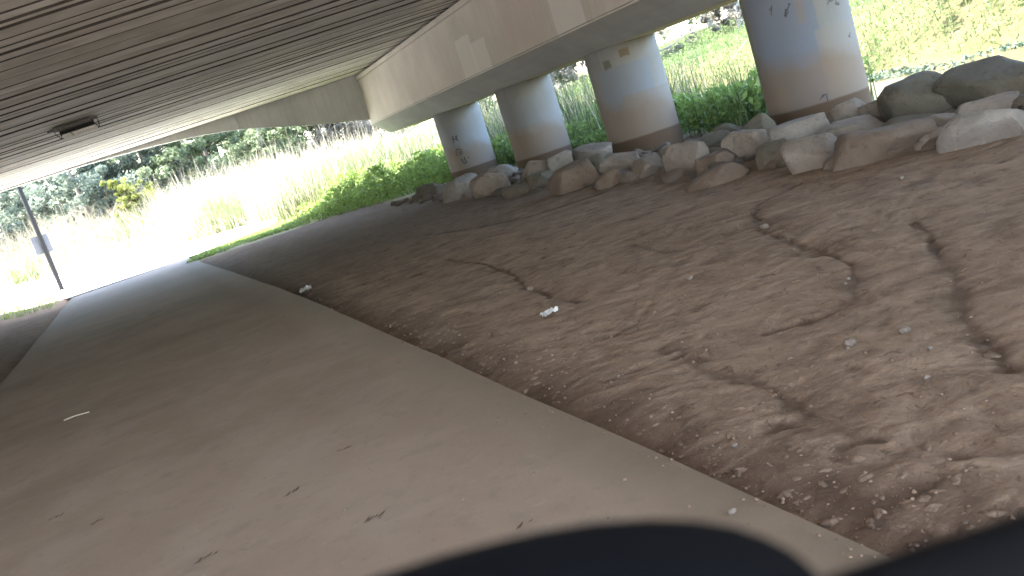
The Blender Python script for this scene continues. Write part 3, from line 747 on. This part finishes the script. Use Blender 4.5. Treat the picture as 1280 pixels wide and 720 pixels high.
def clods(n, seed):
    rs = np.random.RandomState(seed); bm = bmesh.new(); bmesh.ops.create_icosphere(bm, subdivisions=2, radius=1)
    B = np.array([v.co[:] for v in bm.verts]); T = np.array([[v.index for v in f.verts] for f in bm.faces]); bm.free()
    y = 1.25 + 7.5*rs.uniform(0, 1, n)**1.5; x = np.where(rs.uniform(0, 1, n) < .35, 1.13+np.abs(rs.normal(0, .22, n)), rs.uniform(1.12, 4.3, n))
    k = fbm(x*1.3, y*1.3, o=3, s=seed) + .25*(x < 1.5) > .0; x, y = x[k], y[k]; n = len(x)
    i = np.clip(np.searchsorted(xs, x), 1, len(xs)-1); j = np.clip(np.searchsorted(ys, y), 1, len(ys)-1); z = Z[j, i]
    r = .004 + .014*rs.uniform(0, 1, n)**3; a = rs.uniform(0, np.pi, n); ca, sa = np.cos(a)[:, None], np.sin(a)[:, None]
    P = np.repeat(B[None], n, 0); q = np.arange(n)[:, None]*3.7
    P = P*(1+.55*fbm(P[..., 0]*1.7+q, P[..., 1]*1.7, P[..., 2]*1.7, o=2, s=seed))[..., None]*np.stack([rs.uniform(.8, 1.9, n), rs.uniform(.6, 1.1, n), rs.uniform(.35, .75, n)], -1)[:, None]
    X_ = P[..., 0]*ca - P[..., 1]*sa; Y_ = P[..., 0]*sa + P[..., 1]*ca
    V = np.stack([X_*r[:, None]+x[:, None], Y_*r[:, None]+y[:, None], (P[..., 2]-.15)*r[:, None]+z[:, None]], -1)
    return V.reshape(-1, 3), (np.arange(n)[:, None, None]*len(B)+T[None]).reshape(-1, 3)
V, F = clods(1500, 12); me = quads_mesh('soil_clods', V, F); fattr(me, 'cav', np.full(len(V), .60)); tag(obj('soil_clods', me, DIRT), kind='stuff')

# ------------------------------------------------------------------ vegetation builders (numpy)
def blades(pts, hgt, wid, rs, lean=.35, seg=3, curl=.5):
    """pts (n,3), hgt (n), wid (n) -> tapered, drooping blades"""
    n = len(pts); az = rs.uniform(0, 2*np.pi, n); fa = rs.uniform(0, 2*np.pi, n)
    ln = np.abs(rs.normal(0, lean, n))
    V = np.zeros((n, seg+1, 2, 3)); side = np.stack([np.cos(fa), np.sin(fa), np.zeros(n)], -1)
    d = np.stack([np.cos(az), np.sin(az)], -1)
    for k in range(seg+1):
        t = k/seg; off = ln*(t**1.0*.5 + curl*t**2.2)*hgt; z = hgt*(t - .35*ln*t**2)
        c = pts + np.stack([d[:, 0]*off, d[:, 1]*off, z], -1)
        w = (wid*(1-.88*t**1.3)*.5)[:, None]
        V[:, k, 0] = c - side*w; V[:, k, 1] = c + side*w
    b = (np.arange(n)*(seg+1)*2)[:, None]
    f = np.concatenate([np.stack([b[:, 0]+2*k, b[:, 0]+2*k+1, b[:, 0]+2*k+3, b[:, 0]+2*k+2], -1) for k in range(seg)])
    return V.reshape(-1, 3), f
def leaves(cen, size, rs, aspect=.45, up=.3):
    n = len(cen); d = rs.normal(size=(n, 3)); d[:, 2] *= .7; d /= np.linalg.norm(d, axis=1)[:, None]
    nn = rs.normal(size=(n, 3)); nn[:, 2] += up; s = np.cross(d, nn); s /= np.linalg.norm(s, axis=1)[:, None]+1e-9
    a = d*(size*.5)[:, None]; b = s*(size*aspect*.5)[:, None]
    V = np.stack([cen-a, cen+b*1.0-a*.1, cen+a, cen-b*1.0-a*.1], 1).reshape(-1, 3)
    return V, np.arange(n*4).reshape(n, 4)
def veg(name, V, F, tone, mat, parent=None):
    me = quads_mesh(name, V, F); fattr(me, 'tone', tone); return obj(name, me, mat, parent)

# trees -------------------------------------------------------------
def tree(name, x, y, H, spread, seed, mat, bark, label, group, nleaf=5200, leaf=.22, low=.12, loc_z=None, cat='tree', trunk=.14, nb=16):
    rs = np.random.RandomState(seed); r = random.Random(seed)
    z0 = float(gz(x, y)) if loc_z is None else loc_z
    root = empty(name, (x, y, z0)); tag(root, label, cat, group)
    bm = bmesh.new(); tips = []
    lean = (r.uniform(-.08, .08)*H, r.uniform(-.08, .08)*H)
    def tp(t): return Vector((lean[0]*t**1.5, lean[1]*t**1.5, H*.85*t))
    tube(bm, [Vector((0, 0, -.2))]+[tp(t) for t in (.1, .3, .55, .8, 1)], [trunk*1.35, trunk*1.1, trunk*.9, trunk*.65, trunk*.4, trunk*.12], 8)
    for k in range(nb):
        t = low + (1-low)*(k+.5)/nb; p = tp(t); a = r.uniform(0, 6.28); L = spread*(.55+.45*math.sin(math.pi*min(1, t+.18)))*r.uniform(.6, 1.1)
        e = p + Vector((math.cos(a)*L, math.sin(a)*L, L*r.uniform(.1, .7))); mid = (p+e)/2 + Vector((0, 0, -.06*L))
        tube(bm, [p, mid, e], [trunk*.4*(1-t*.6), trunk*.25*(1-t*.5), .012], 5)
        tips += [(e, L), (mid, L*.7)]
        for q in range(2):
            e2 = mid + Vector((r.uniform(-1, 1), r.uniform(-1, 1), r.uniform(-.2, .9)))*L*.55
            tube(bm, [mid, (mid+e2)/2, e2], [trunk*.16, .015, .008], 4); tips.append((e2, L*.7))
    obj('trunk', bm, bark, root, True)
    tips.append((tp(1.0), spread*.6))
    T = np.array([p[:] for p, _ in tips]); S = np.array([l for _, l in tips])
    # leaf clumps around the branch ends
    nc = len(T)*3; ci = rs.randint(0, len(T), nc); cc = T[ci] + rs.normal(size=(nc, 3))*(S[ci]*.26)[:, None]; cr = S[ci]*rs.uniform(.13, .30, nc); ct = rs.uniform(0, 1, nc)
    li = rs.randint(0, nc, nleaf); dirs = rs.normal(size=(nleaf, 3)); dirs /= np.linalg.norm(dirs, axis=1)[:, None]
    P = cc[li] + dirs*(cr[li]*rs.uniform(.3, 1, nleaf)**.6)[:, None]*np.array([1, 1, .75])
    V, F = leaves(P, leaf*rs.uniform(.6, 1.3, nleaf), rs)
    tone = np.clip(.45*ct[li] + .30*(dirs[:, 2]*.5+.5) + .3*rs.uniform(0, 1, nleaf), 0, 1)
    veg('crown', V, F, np.repeat(tone, 4), mat, root)
    return root
TG = 'trees behind the dry grass'
for i, (x, y, H, sp, m, bk, lab) in enumerate([
    (-14.5, 58, 9, 3.2, LEAFT, BARK, 'dark blue-green tree behind the pole, leftmost of the wood'),
    (-9.5, 56, 8, 2.8, LEAFT, BARKP, 'tree with pale slim trunks right of the pole'),
    (-6.0, 60, 9.5, 3.2, LEAFT, BARK, 'broad dark tree left of the yellow shrub'),
    (-2.6, 54, 8.5, 2.9, LEAFT, BARK, 'silvery blue-green tree directly behind the yellow shrub'),
    (.9, 57, 9, 3.1, LEAFT, BARK, 'dark tree to the right of the yellow shrub'),
    (4.3, 55, 8, 3.1, LEAFM, BARK, 'lighter green tree under the left fascia panel joint'),
    (7.6, 58, 9, 3.0, LEAFM, BARKP, 'thin mid green tree under the middle of the deep fascia panel'),
    (11.0, 56, 8, 2.8, PALE, BARKP, 'pale half-bare tree left of the crossbeam end'),
    (-19, 63, 10, 3.4, LEAFT, BARK, 'dark tree at the left picture edge, farthest back'),
    (-12, 66, 11, 3.5, LEAFT, BARK, 'tall tree in the second row behind the pole'),
    (-4, 68, 11, 3.6, LEAFT, BARK, 'tall tree in the second row behind the yellow shrub'),
    (3, 68, 11, 3.6, LEAFM, BARK, 'tall tree in the second row near the panel joint'),
    (9.5, 68, 11, 3.6, LEAFM, BARK, 'tall tree in the second row beyond the deep fascia panel'),
    (15, 66, 10, 3.4, PALE, BARKP, 'pale tree behind the first column'),
    (-24, 80, 11, 4.6, LEAFT, BARK, 'hazy tree of the back row at the far left edge'), (-16, 82, 12, 4.8, LEAFT, BARK, 'hazy back row tree seen between the pole and the pale slim trunks'),
    (-8, 80, 12, 4.8, LEAFT, BARK, 'hazy back row tree left of the silvery one'), (-.5, 82, 12, 4.8, LEAFT, BARK, 'hazy back row tree right of the yellow shrub'),
    (7, 80, 12, 4.8, LEAFM, BARK, 'hazy back row tree below the fascia panel joint'), (14.5, 80, 12, 4.8, LEAFM, BARK, 'hazy back row tree left of the crossbeam end'), (22, 80, 12, 4.8, PALE, BARKP, 'hazy pale back row tree between the first two columns'),
]):
    tree('tree', x, y, H, sp, 40+i, m, bk, lab, TG, nleaf=24000 if i < 8 else 16000, leaf=.23 if i < 14 else .42, low=.12 if i < 14 else .04)
tree('shrub', -.75, 49.5, 3.4, 1.15, 77, LEAFY, BARK, 'rounded yellow-green shrub standing in front of the dark trees', 'shrubs', 6500, .17, .05, cat='shrub', trunk=.04, nb=14)
# pale scrub beyond the creek
for i, (x, y, H, sp, m, lab) in enumerate([
    (25, 40, 6, 2.4, PALE, 'pale bare-branched tree seen right of the third column'), (29, 38, 6.5, 2.5, PALE, 'grey dry tree left of the nearest column, across the creek'),
    (22, 46, 6, 2.4, PALE, 'pale dry tree seen between second and third columns'), (19, 52, 6, 2.4, LEAFM, 'green tree seen between first and second columns'),
    (33, 46, 7.5, 3, LEAFM, 'dull green tree behind the dry trees across the creek')]):
    tree('bank_tree', x, y, H, sp, 140+i, m, BARKP, lab, 'trees across the creek', 11000, .26, .02)
SH = 'shrubs on the far creek bank'
for i, (x, y, H, sp, m, lab) in enumerate([
    (20.5, 17.5, 1.7, 1.0, BANKG, 'bright green shrub across the creek right beside the nearest column'), (21.5, 15.2, 1.9, 1.1, BANKG, 'dense green shrub across the creek, second from the column'),
    (23.5, 14.5, 2.2, 1.2, LEAFM, 'darker green shrub across the creek at the top of the photo'), (22, 12.2, 1.9, 1.1, BANKG, 'light green shrub across the creek at upper right'),
    (20.2, 11.4, 1.2, .9, LEAFD, 'dry olive bush low on the far bank at the right edge'), (24.5, 20, 2.4, 1.2, PALE, 'dry greyish bush highest on the far bank by the column'),
    (25, 11.2, 2.3, 1.3, LEAFM, 'grey-green shrub in the top right corner'), (19.6, 13.4, 1.0, .8, BANKG, 'low yellowish shrub near the waterline across the creek'), (26, 16.5, 2.4, 1.3, BANKG, 'tall pale green shrub behind the others on the far bank')]):
    tree('bank_shrub', x, y, H*1.15, sp*1.45, 240+i, m, BARK, lab, SH, 9000, .13, .03, cat='shrub', trunk=.035, nb=14)
# grass, reeds and ground cover: nobody could count these ------------------
def stuff(name, V, F, tone, mat):
    o = veg(name, V, F, tone, mat); tag(o, kind='stuff'); return o
def scatter(n, fn, rs, bb):
    P = []
    while sum(len(p) for p in P) < n:
        x = rs.uniform(bb[0], bb[1], n); y = rs.uniform(bb[2], bb[3], n); k = rs.uniform(0, 1, n) < fn(x, y); P.append(np.stack([x[k], y[k]], -1))
    P = np.concatenate(P)[:n]; return np.concatenate([P, gz(P[:, 0], P[:, 1])[:, None]], -1)
def far_edge(x):    # where the tall grass starts, beyond the crossing path
    return np.interp(x, [-40, -15, -1.8, 1.2, 4.5, 14, 30], [66, 54, 44.0, 39.6, 34.6, 31, 31])
rs = np.random.RandomState(1)
def f_dry(x, y):
    d = y-far_edge(x); return np.where((d > 0) & (x < 13.5), .35+.65*sstep(-.4, .5, fbm(x*.35, y*.35, o=3, s=8)), 0)*np.where(y < far_edge(x)+16, 1, .2)
P = scatter(46000, f_dry, rs, (-28, 13.5, 30, 66))
d = P[:, 1]-far_edge(P[:, 0]); h = (.7+1.35*sstep(0, 6, d))*rs.uniform(.6, 1.15, len(P))*(1+.25*fbm(P[:, 0]*.4, P[:, 1]*.4, o=2, s=9))
h *= np.where(rs.uniform(0, 1, len(P)) < .12, 1.35, 1)
V, F = blades(P, h, rs.uniform(.02, .055, len(P)), rs, .6)
stuff('dry_grass', V, F, np.repeat(np.clip(.55+.5*fbm(P[:, 0]*.5, P[:, 1]*.5, o=3, s=10)+rs.normal(0, .2, len(P)), 0, 1), 8), DRY)
P = scatter(17000, lambda x, y: f_dry(x, y)*sstep(-.05, .3, fbm(x*.3, y*.3, o=2, s=18)), rs, (-28, 13, 30, 52))
V, F = blades(P, rs.uniform(.6, 1.9, len(P)), rs.uniform(.02, .05, len(P)), rs, .45)
stuff('green_tall_grass', V, F, np.repeat(rs.uniform(.3, 1, len(P)), 8), LEAFD)
# reeds right of the path exit and behind the columns, on the creek's near bank
def f_reed(x, y):
    a = (x > 3.3) & (x < 13) & (y > 25.2 - .55*(x-4)) & (y < 36 - .3*(x-4)) & ~((y > 27.6-.2*(x-4)) & (y < 32.4-.3*(x-4)) & (x < 14) & (x > -9) & (x < 4.4))
    b = (x > 7.9) & (x < 10.2) & (y > 13.5) & (y < 27)
    return np.where(a | b, .25+.75*sstep(-.3, .4, fbm(x*.7, y*.7, o=2, s=28)), 0)
P = scatter(11000, f_reed, rs, (3.3, 13, 13, 36))
h = rs.uniform(.9, 1.9, len(P))*(.55+.45*sstep(3.2, 5.2, P[:, 0]))
V, F = blades(P, h, rs.uniform(.012, .03, len(P)), rs, .22, 4, .8)
stuff('reeds', V, F, np.repeat(np.clip(.5+.6*fbm(P[:, 0]*.8, P[:, 1]*.8, o=2, s=29)+rs.normal(0, .22, len(P)), 0, 1), 10), LEAFD)
P = scatter(7000, f_reed, rs, (3.3, 13, 13, 36))
V, F = blades(P, rs.uniform(.7, 1.9, len(P)), rs.uniform(.012, .028, len(P)), rs, .25, 4, .7)
stuff('dry_reeds', V, F, np.repeat(rs.uniform(.2, 1, len(P)), 10), DRY)
# low weeds along the edge of the dirt
def weed_edge(x): return np.interp(x, [.3, 2.5, 4.0, 5.0, 5.8, 7.2, 8.5], [22.8, 22.9, 21.6, 20.0, 18.9, 19.8, 21])
def f_weed(x, y):
    e = weed_edge(x); d = y-e
    xl = np.interp(y, [22, 25, 27, 28], [.3, .75, 2.5, 3.6])
    return np.where((d > 0) & (x > xl) & (x < 8.4) & (y < 28.6-.2*x), .35+.65*sstep(-.35, .35, fbm(x*1.2, y*1.2, o=2, s=38)), 0)
P = scatter(34000, f_weed, rs, (.2, 8.4, 15, 28.5))
tall = sstep(2.6, 4.6, P[:, 0])*sstep(0, 1.2, P[:, 1]-weed_edge(P[:, 0]))*(.35+.65*sstep(-.3, .4, fbm(P[:, 0]*.9, P[:, 1]*.9, o=2, s=39)))
z = rs.uniform(0, 1, len(P))**.7*(.06+.80*tall); C3 = P.copy(); C3[:, 2] += z+.015
V, F = leaves(C3, rs.uniform(.05, .13, len(P))*(.6+.7*tall), rs, .5, 1.2)
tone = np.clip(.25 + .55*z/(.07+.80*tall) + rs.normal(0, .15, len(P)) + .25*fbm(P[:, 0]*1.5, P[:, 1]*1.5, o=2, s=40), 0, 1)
stuff('low_weeds', V, F, np.repeat(tone, 4), LEAFG)
P = scatter(9000, f_weed, rs, (.2, 8.4, 15, 28.5))
V, F = blades(P, rs.uniform(.04, .14, len(P)) + .25*sstep(3, 5, P[:, 0])*rs.uniform(0, 1, len(P)), rs.uniform(.008, .016, len(P)), rs, .5)
stuff('short_grass', V, F, np.repeat(rs.uniform(.3, 1, len(P)), 8), LEAFG)
# grass round the pole
P = scatter(7000, lambda x, y: np.where((y > 23.6+.6*fbm(x*.8, y*0, o=2, s=88)) & (y < 29.0-.5*(x+3)) & (x < -2.75), 1, 0), rs, (-12, -2.7, 23, 34))
V, F = blades(P, rs.uniform(.05, .16, len(P)), rs.uniform(.01, .02, len(P)), rs, .5)
stuff('verge_grass', V, F, np.repeat(rs.uniform(.2, 1, len(P)), 8), LEAFG)
# near-bank ground cover behind the columns (large leafy weeds)
def f_bank(x, y): return np.where((x > 7.35) & (x < 9.4) & (y > 9.6) & (y < 20), .3+.7*sstep(-.3, .3, fbm(x*1.1, y*1.1, o=2, s=48)), 0)
P = scatter(15000, f_bank, rs, (7.3, 9.5, 9.6, 20)); z = rs.uniform(0, 1, len(P))**.7*(.45+.35*fbm(P[:, 0]*1.0, P[:, 1]*1.0, o=2, s=49)); C3 = P.copy(); C3[:, 2] = np.maximum(C3[:, 2], -.35)+z+.05
V, F = leaves(C3, rs.uniform(.06, .15, len(P)), rs, .5, 1)
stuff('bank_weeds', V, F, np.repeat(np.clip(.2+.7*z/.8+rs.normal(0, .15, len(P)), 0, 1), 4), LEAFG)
P = scatter(1500, f_bank, rs, (7.3, 9.5, 9.6, 20)); P[:, 2] = np.maximum(P[:, 2], -.35)
V, F = blades(P, rs.uniform(.5, 1.15, len(P)), rs.uniform(.012, .025, len(P)), rs, .25, 4, .8)
stuff('bank_reeds', V, F, np.repeat(rs.uniform(.1, .8, len(P)), 10), LEAFD)
# far bank: grasses and leafy cover
def f_far(x, y): return np.where((x > 17.6) & (x < 40), 1.0, 0)*(.3+.7*sstep(-.3, .3, fbm(x*.5, y*.5, o=3, s=58)))
P = scatter(70000, f_far, rs, (17.6, 34, 7, 50)); z = rs.uniform(0, 1, len(P))*(.25+.5*sstep(-.2, .5, fbm(P[:, 0]*.45, P[:, 1]*.45, o=2, s=59))); C3 = P.copy(); C3[:, 2] += z
V, F = leaves(C3, rs.uniform(.05, .13, len(P)), rs, .45, 1)
stuff('far_bank_cover', V, F, np.repeat(np.clip(.3+.5*fbm(P[:, 0]*.3, P[:, 1]*.3, o=2, s=60)+rs.uniform(0, .5, len(P)), 0, 1), 4), BANKG)
P = scatter(16000, f_far, rs, (17.4, 34, 7, 50))
V, F = blades(P, rs.uniform(.15, .5, len(P)), rs.uniform(.015, .04, len(P)), rs, .4)
stuff('far_bank_grass', V, F, np.repeat(rs.uniform(.2, 1, len(P)), 8), LEAFD)
P = scatter(2600, lambda x, y: np.where((x > 15.2-.25*(y-16)) & (x < 17.8), sstep(-.1, .3, fbm(x*.9, y*.5, o=2, s=68)), 0), rs, (13, 17.8, 13.3, 24)); P[:, 2] = -.895
C3 = P.copy(); C3[:, 2] += rs.uniform(0, .07, len(P)); V, F = leaves(C3, rs.uniform(.06, .16, len(P)), rs, .6, 2.5)
stuff('water_weeds', V, F, np.repeat(rs.uniform(0, 1, len(P)), 4), TEAL)

# ------------------------------------------------------------------ bicycle under the camera (only its bar and bag reach into the picture)
bk = empty('bicycle', (0, 0, .02), -A)
tag(bk, 'black bicycle handlebar with padded bag, blurred at the bottom right edge close to the lens', 'bicycle')
Fb = .185; ZB = .9455
def bpart(name, bm, mat, smooth=True, parent=bk): return obj(name, bm, mat, parent, smooth)
bm = bmesh.new(); tube(bm, [(-.30, Fb-.05, ZB+.0), (-.16, Fb, ZB), (0, Fb, ZB), (.16, Fb, ZB), (.30, Fb-.05, ZB+.0)], .0125, 14); bpart('handlebar', bm, BLACK)
for s in (-1, 1):
    bm = bmesh.new(); tube(bm, [(s*.155, Fb, ZB), (s*.17, Fb-.004, ZB), (s*.30, Fb-.05, ZB), (s*.31, Fb-.053, ZB)], [.015, .0185, .0185, .013], 16); bpart('grip', bm, BLACK)
    bm = bmesh.new(); tube(bm, [(s*.135, Fb+.01, ZB-.012), (s*.17, Fb+.045, ZB-.03), (s*.27, Fb+.03, ZB-.04)], [.008, .007, .005], 8); bpart('brake_lever', bm, PAINTK)
bm = bmesh.new(); bmesh.ops.create_icosphere(bm, subdivisions=4, radius=1)
for v_ in bm.verts:
    c_ = v_.co; k_ = (abs(c_.x)**2.6+abs(c_.y)**2.4+abs(c_.z)**2.4)**(-1/2.5)
    v_.co = Vector((-.044+c_.x*k_*.094, Fb+.008+c_.y*k_*.042, ZB+.0042+c_.z*k_*.033 - .10*max(0, c_.x*k_*.094)**1.3))
bpart('handlebar_bag', bm, BLUEK)
bm = bmesh.new(); tube(bm, [(.036, Fb, ZB+.0), (.036, Fb-.06, ZB-.03), (.01, Fb-.10, ZB-.06)], .015, 12); bpart('stem', bm, PAINTK)
bm = bmesh.new()
h0 = Vector((0, .085, .89)); h1 = Vector((0, .14, .70)); bb_ = Vector((0, -.52, .27)); st = Vector((0, -.68, .72)); rw = Vector((0, -.93, .32)); fw = Vector((0, .30, .32))
for a, b, r in ((h0, h1, .02), (h0+Vector((0, .01, -.04)), st, .016), (h1, bb_, .019), (st+Vector((0, -.03, .1)), bb_, .017)): tube(bm, [a, b], r, 10)
for s in (-.06, .06):
    tube(bm, [st, rw+Vector((s, 0, 0))], .009, 8); tube(bm, [bb_, rw+Vector((s, 0, 0))], .009, 8)
bpart('frame', bm, PAINTK)
bm = bmesh.new()
for s in (-.055, .055): tube(bm, [h1+Vector((s*.5, 0, 0)), h1+Vector((s, .03, -.06)), fw+Vector((s, 0, 0))], .012, 8)
tube(bm, [h1+Vector((-.03, .01, 0)), h1+Vector((.03, .01, 0))], .012, 8); bpart('fork', bm, PAINTK)
bm = bmesh.new(); box(bm, -.07, .07, -.86, -.60, .86, .91, .022); tube(bm, [st, (0, -.72, .87)], .013, 8); bpart('saddle', bm, BLACK)
for c in (fw, rw):
    bm = bmesh.new(); torus(bm, c, .31, .011, (1, 0, 0)); tube(bm, [c+Vector((-.05, 0, 0)), c+Vector((.05, 0, 0))], .018, 10)
    for k in range(18):
        a = 2*math.pi*k/18; tube(bm, [c, c+Vector((0, math.cos(a)*.31, math.sin(a)*.31))], .0012, 4)
    w_ = bpart('wheel', bm, METAL)
    bm = bmesh.new(); torus(bm, c, .33-.0105+.0, .021, (1, 0, 0), 48, 10); bpart('tyre', bm, BLACK, parent=w_)
bm = bmesh.new(); torus(bm, bb_+Vector((.05, 0, 0)), .085, .004, (1, 0, 0), 30, 6); tube(bm, [bb_+Vector((-.07, 0, 0)), bb_+Vector((.07, 0, 0))], .02, 10)
for s in (-1, 1):
    tube(bm, [bb_+Vector((s*.07, 0, 0)), bb_+Vector((s*.08, s*.12, -.12*s))], .009, 8); e = bb_+Vector((s*.08, s*.12, -.12*s)); box(bm, min(e.x, e.x+s*.09), max(e.x, e.x+s*.09), e.y-.04, e.y+.04, e.z-.01, e.z+.01)
bpart('crank', bm, PAINTK)

# ------------------------------------------------------------------ world, sun, camera
sc = bpy.context.scene
SUN_EL, SUN_AZ = math.radians(58), math.radians(293)     # azimuth clockwise from +Y: from the left, along the deck edge
wd = bpy.data.worlds.new('World'); sc.world = wd; wd.use_nodes = True
nt = wd.node_tree; bg = nt.nodes['Background']; sky = nt.nodes.new('ShaderNodeTexSky'); sky.sky_type = 'NISHITA'; sky.sun_disc = False
sky.sun_elevation = SUN_EL; sky.sun_rotation = SUN_AZ; sky.air_density = 1.2; sky.dust_density = 2.5
nt.links.new(sky.outputs[0], bg.inputs[0]); bg.inputs[1].default_value = 2.05
sl = bpy.data.lights.new('sun', 'SUN'); sl.energy = 52; sl.angle = math.radians(.5); sl.color = (1, .95, .86)
so = bpy.data.objects.new('sun', sl); C.objects.link(so)
sd = Vector((math.sin(SUN_AZ)*math.cos(SUN_EL), math.cos(SUN_AZ)*math.cos(SUN_EL), math.sin(SUN_EL)))
so.rotation_euler = sd.to_track_quat('Z', 'Y').to_euler(); so.location = (20, -10, 30)

cam = bpy.data.cameras.new('camera'); co = bpy.data.objects.new('camera', cam); C.objects.link(co)
cam.sensor_width = 36; cam.lens = 36*1130/1280; cam.clip_start = .01; cam.clip_end = 6000
pitch = math.atan(212/1130); roll = math.radians(18)
r0 = Vector((RX, RY, 0)); f0 = Vector((FX*math.cos(pitch), FY*math.cos(pitch), -math.sin(pitch))); u0 = r0.cross(f0)
xa = math.cos(roll)*r0 - math.sin(roll)*u0; ya = math.sin(roll)*r0 + math.cos(roll)*u0
M = Matrix((xa, ya, -f0)).transposed().to_4x4(); M.translation = Vector((0, 0, 1.1)); co.matrix_world = M
cam.dof.use_dof = True; cam.dof.focus_distance = 4; cam.dof.aperture_fstop = 7.0
sc.camera = co
sc.view_settings.view_transform = 'Standard'; sc.view_settings.look = 'None'; sc.view_settings.exposure = 0; sc.view_settings.gamma = 1
sc.cycles.use_denoising = True; sc.cycles.max_bounces = 8; sc.cycles.diffuse_bounces = 6; sc.cycles.transmission_bounces = 4; sc.cycles.transparent_max_bounces = 4
sc.cycles.sample_clamp_indirect = 6; sc.cycles.caustics_reflective = False; sc.cycles.caustics_refractive = False
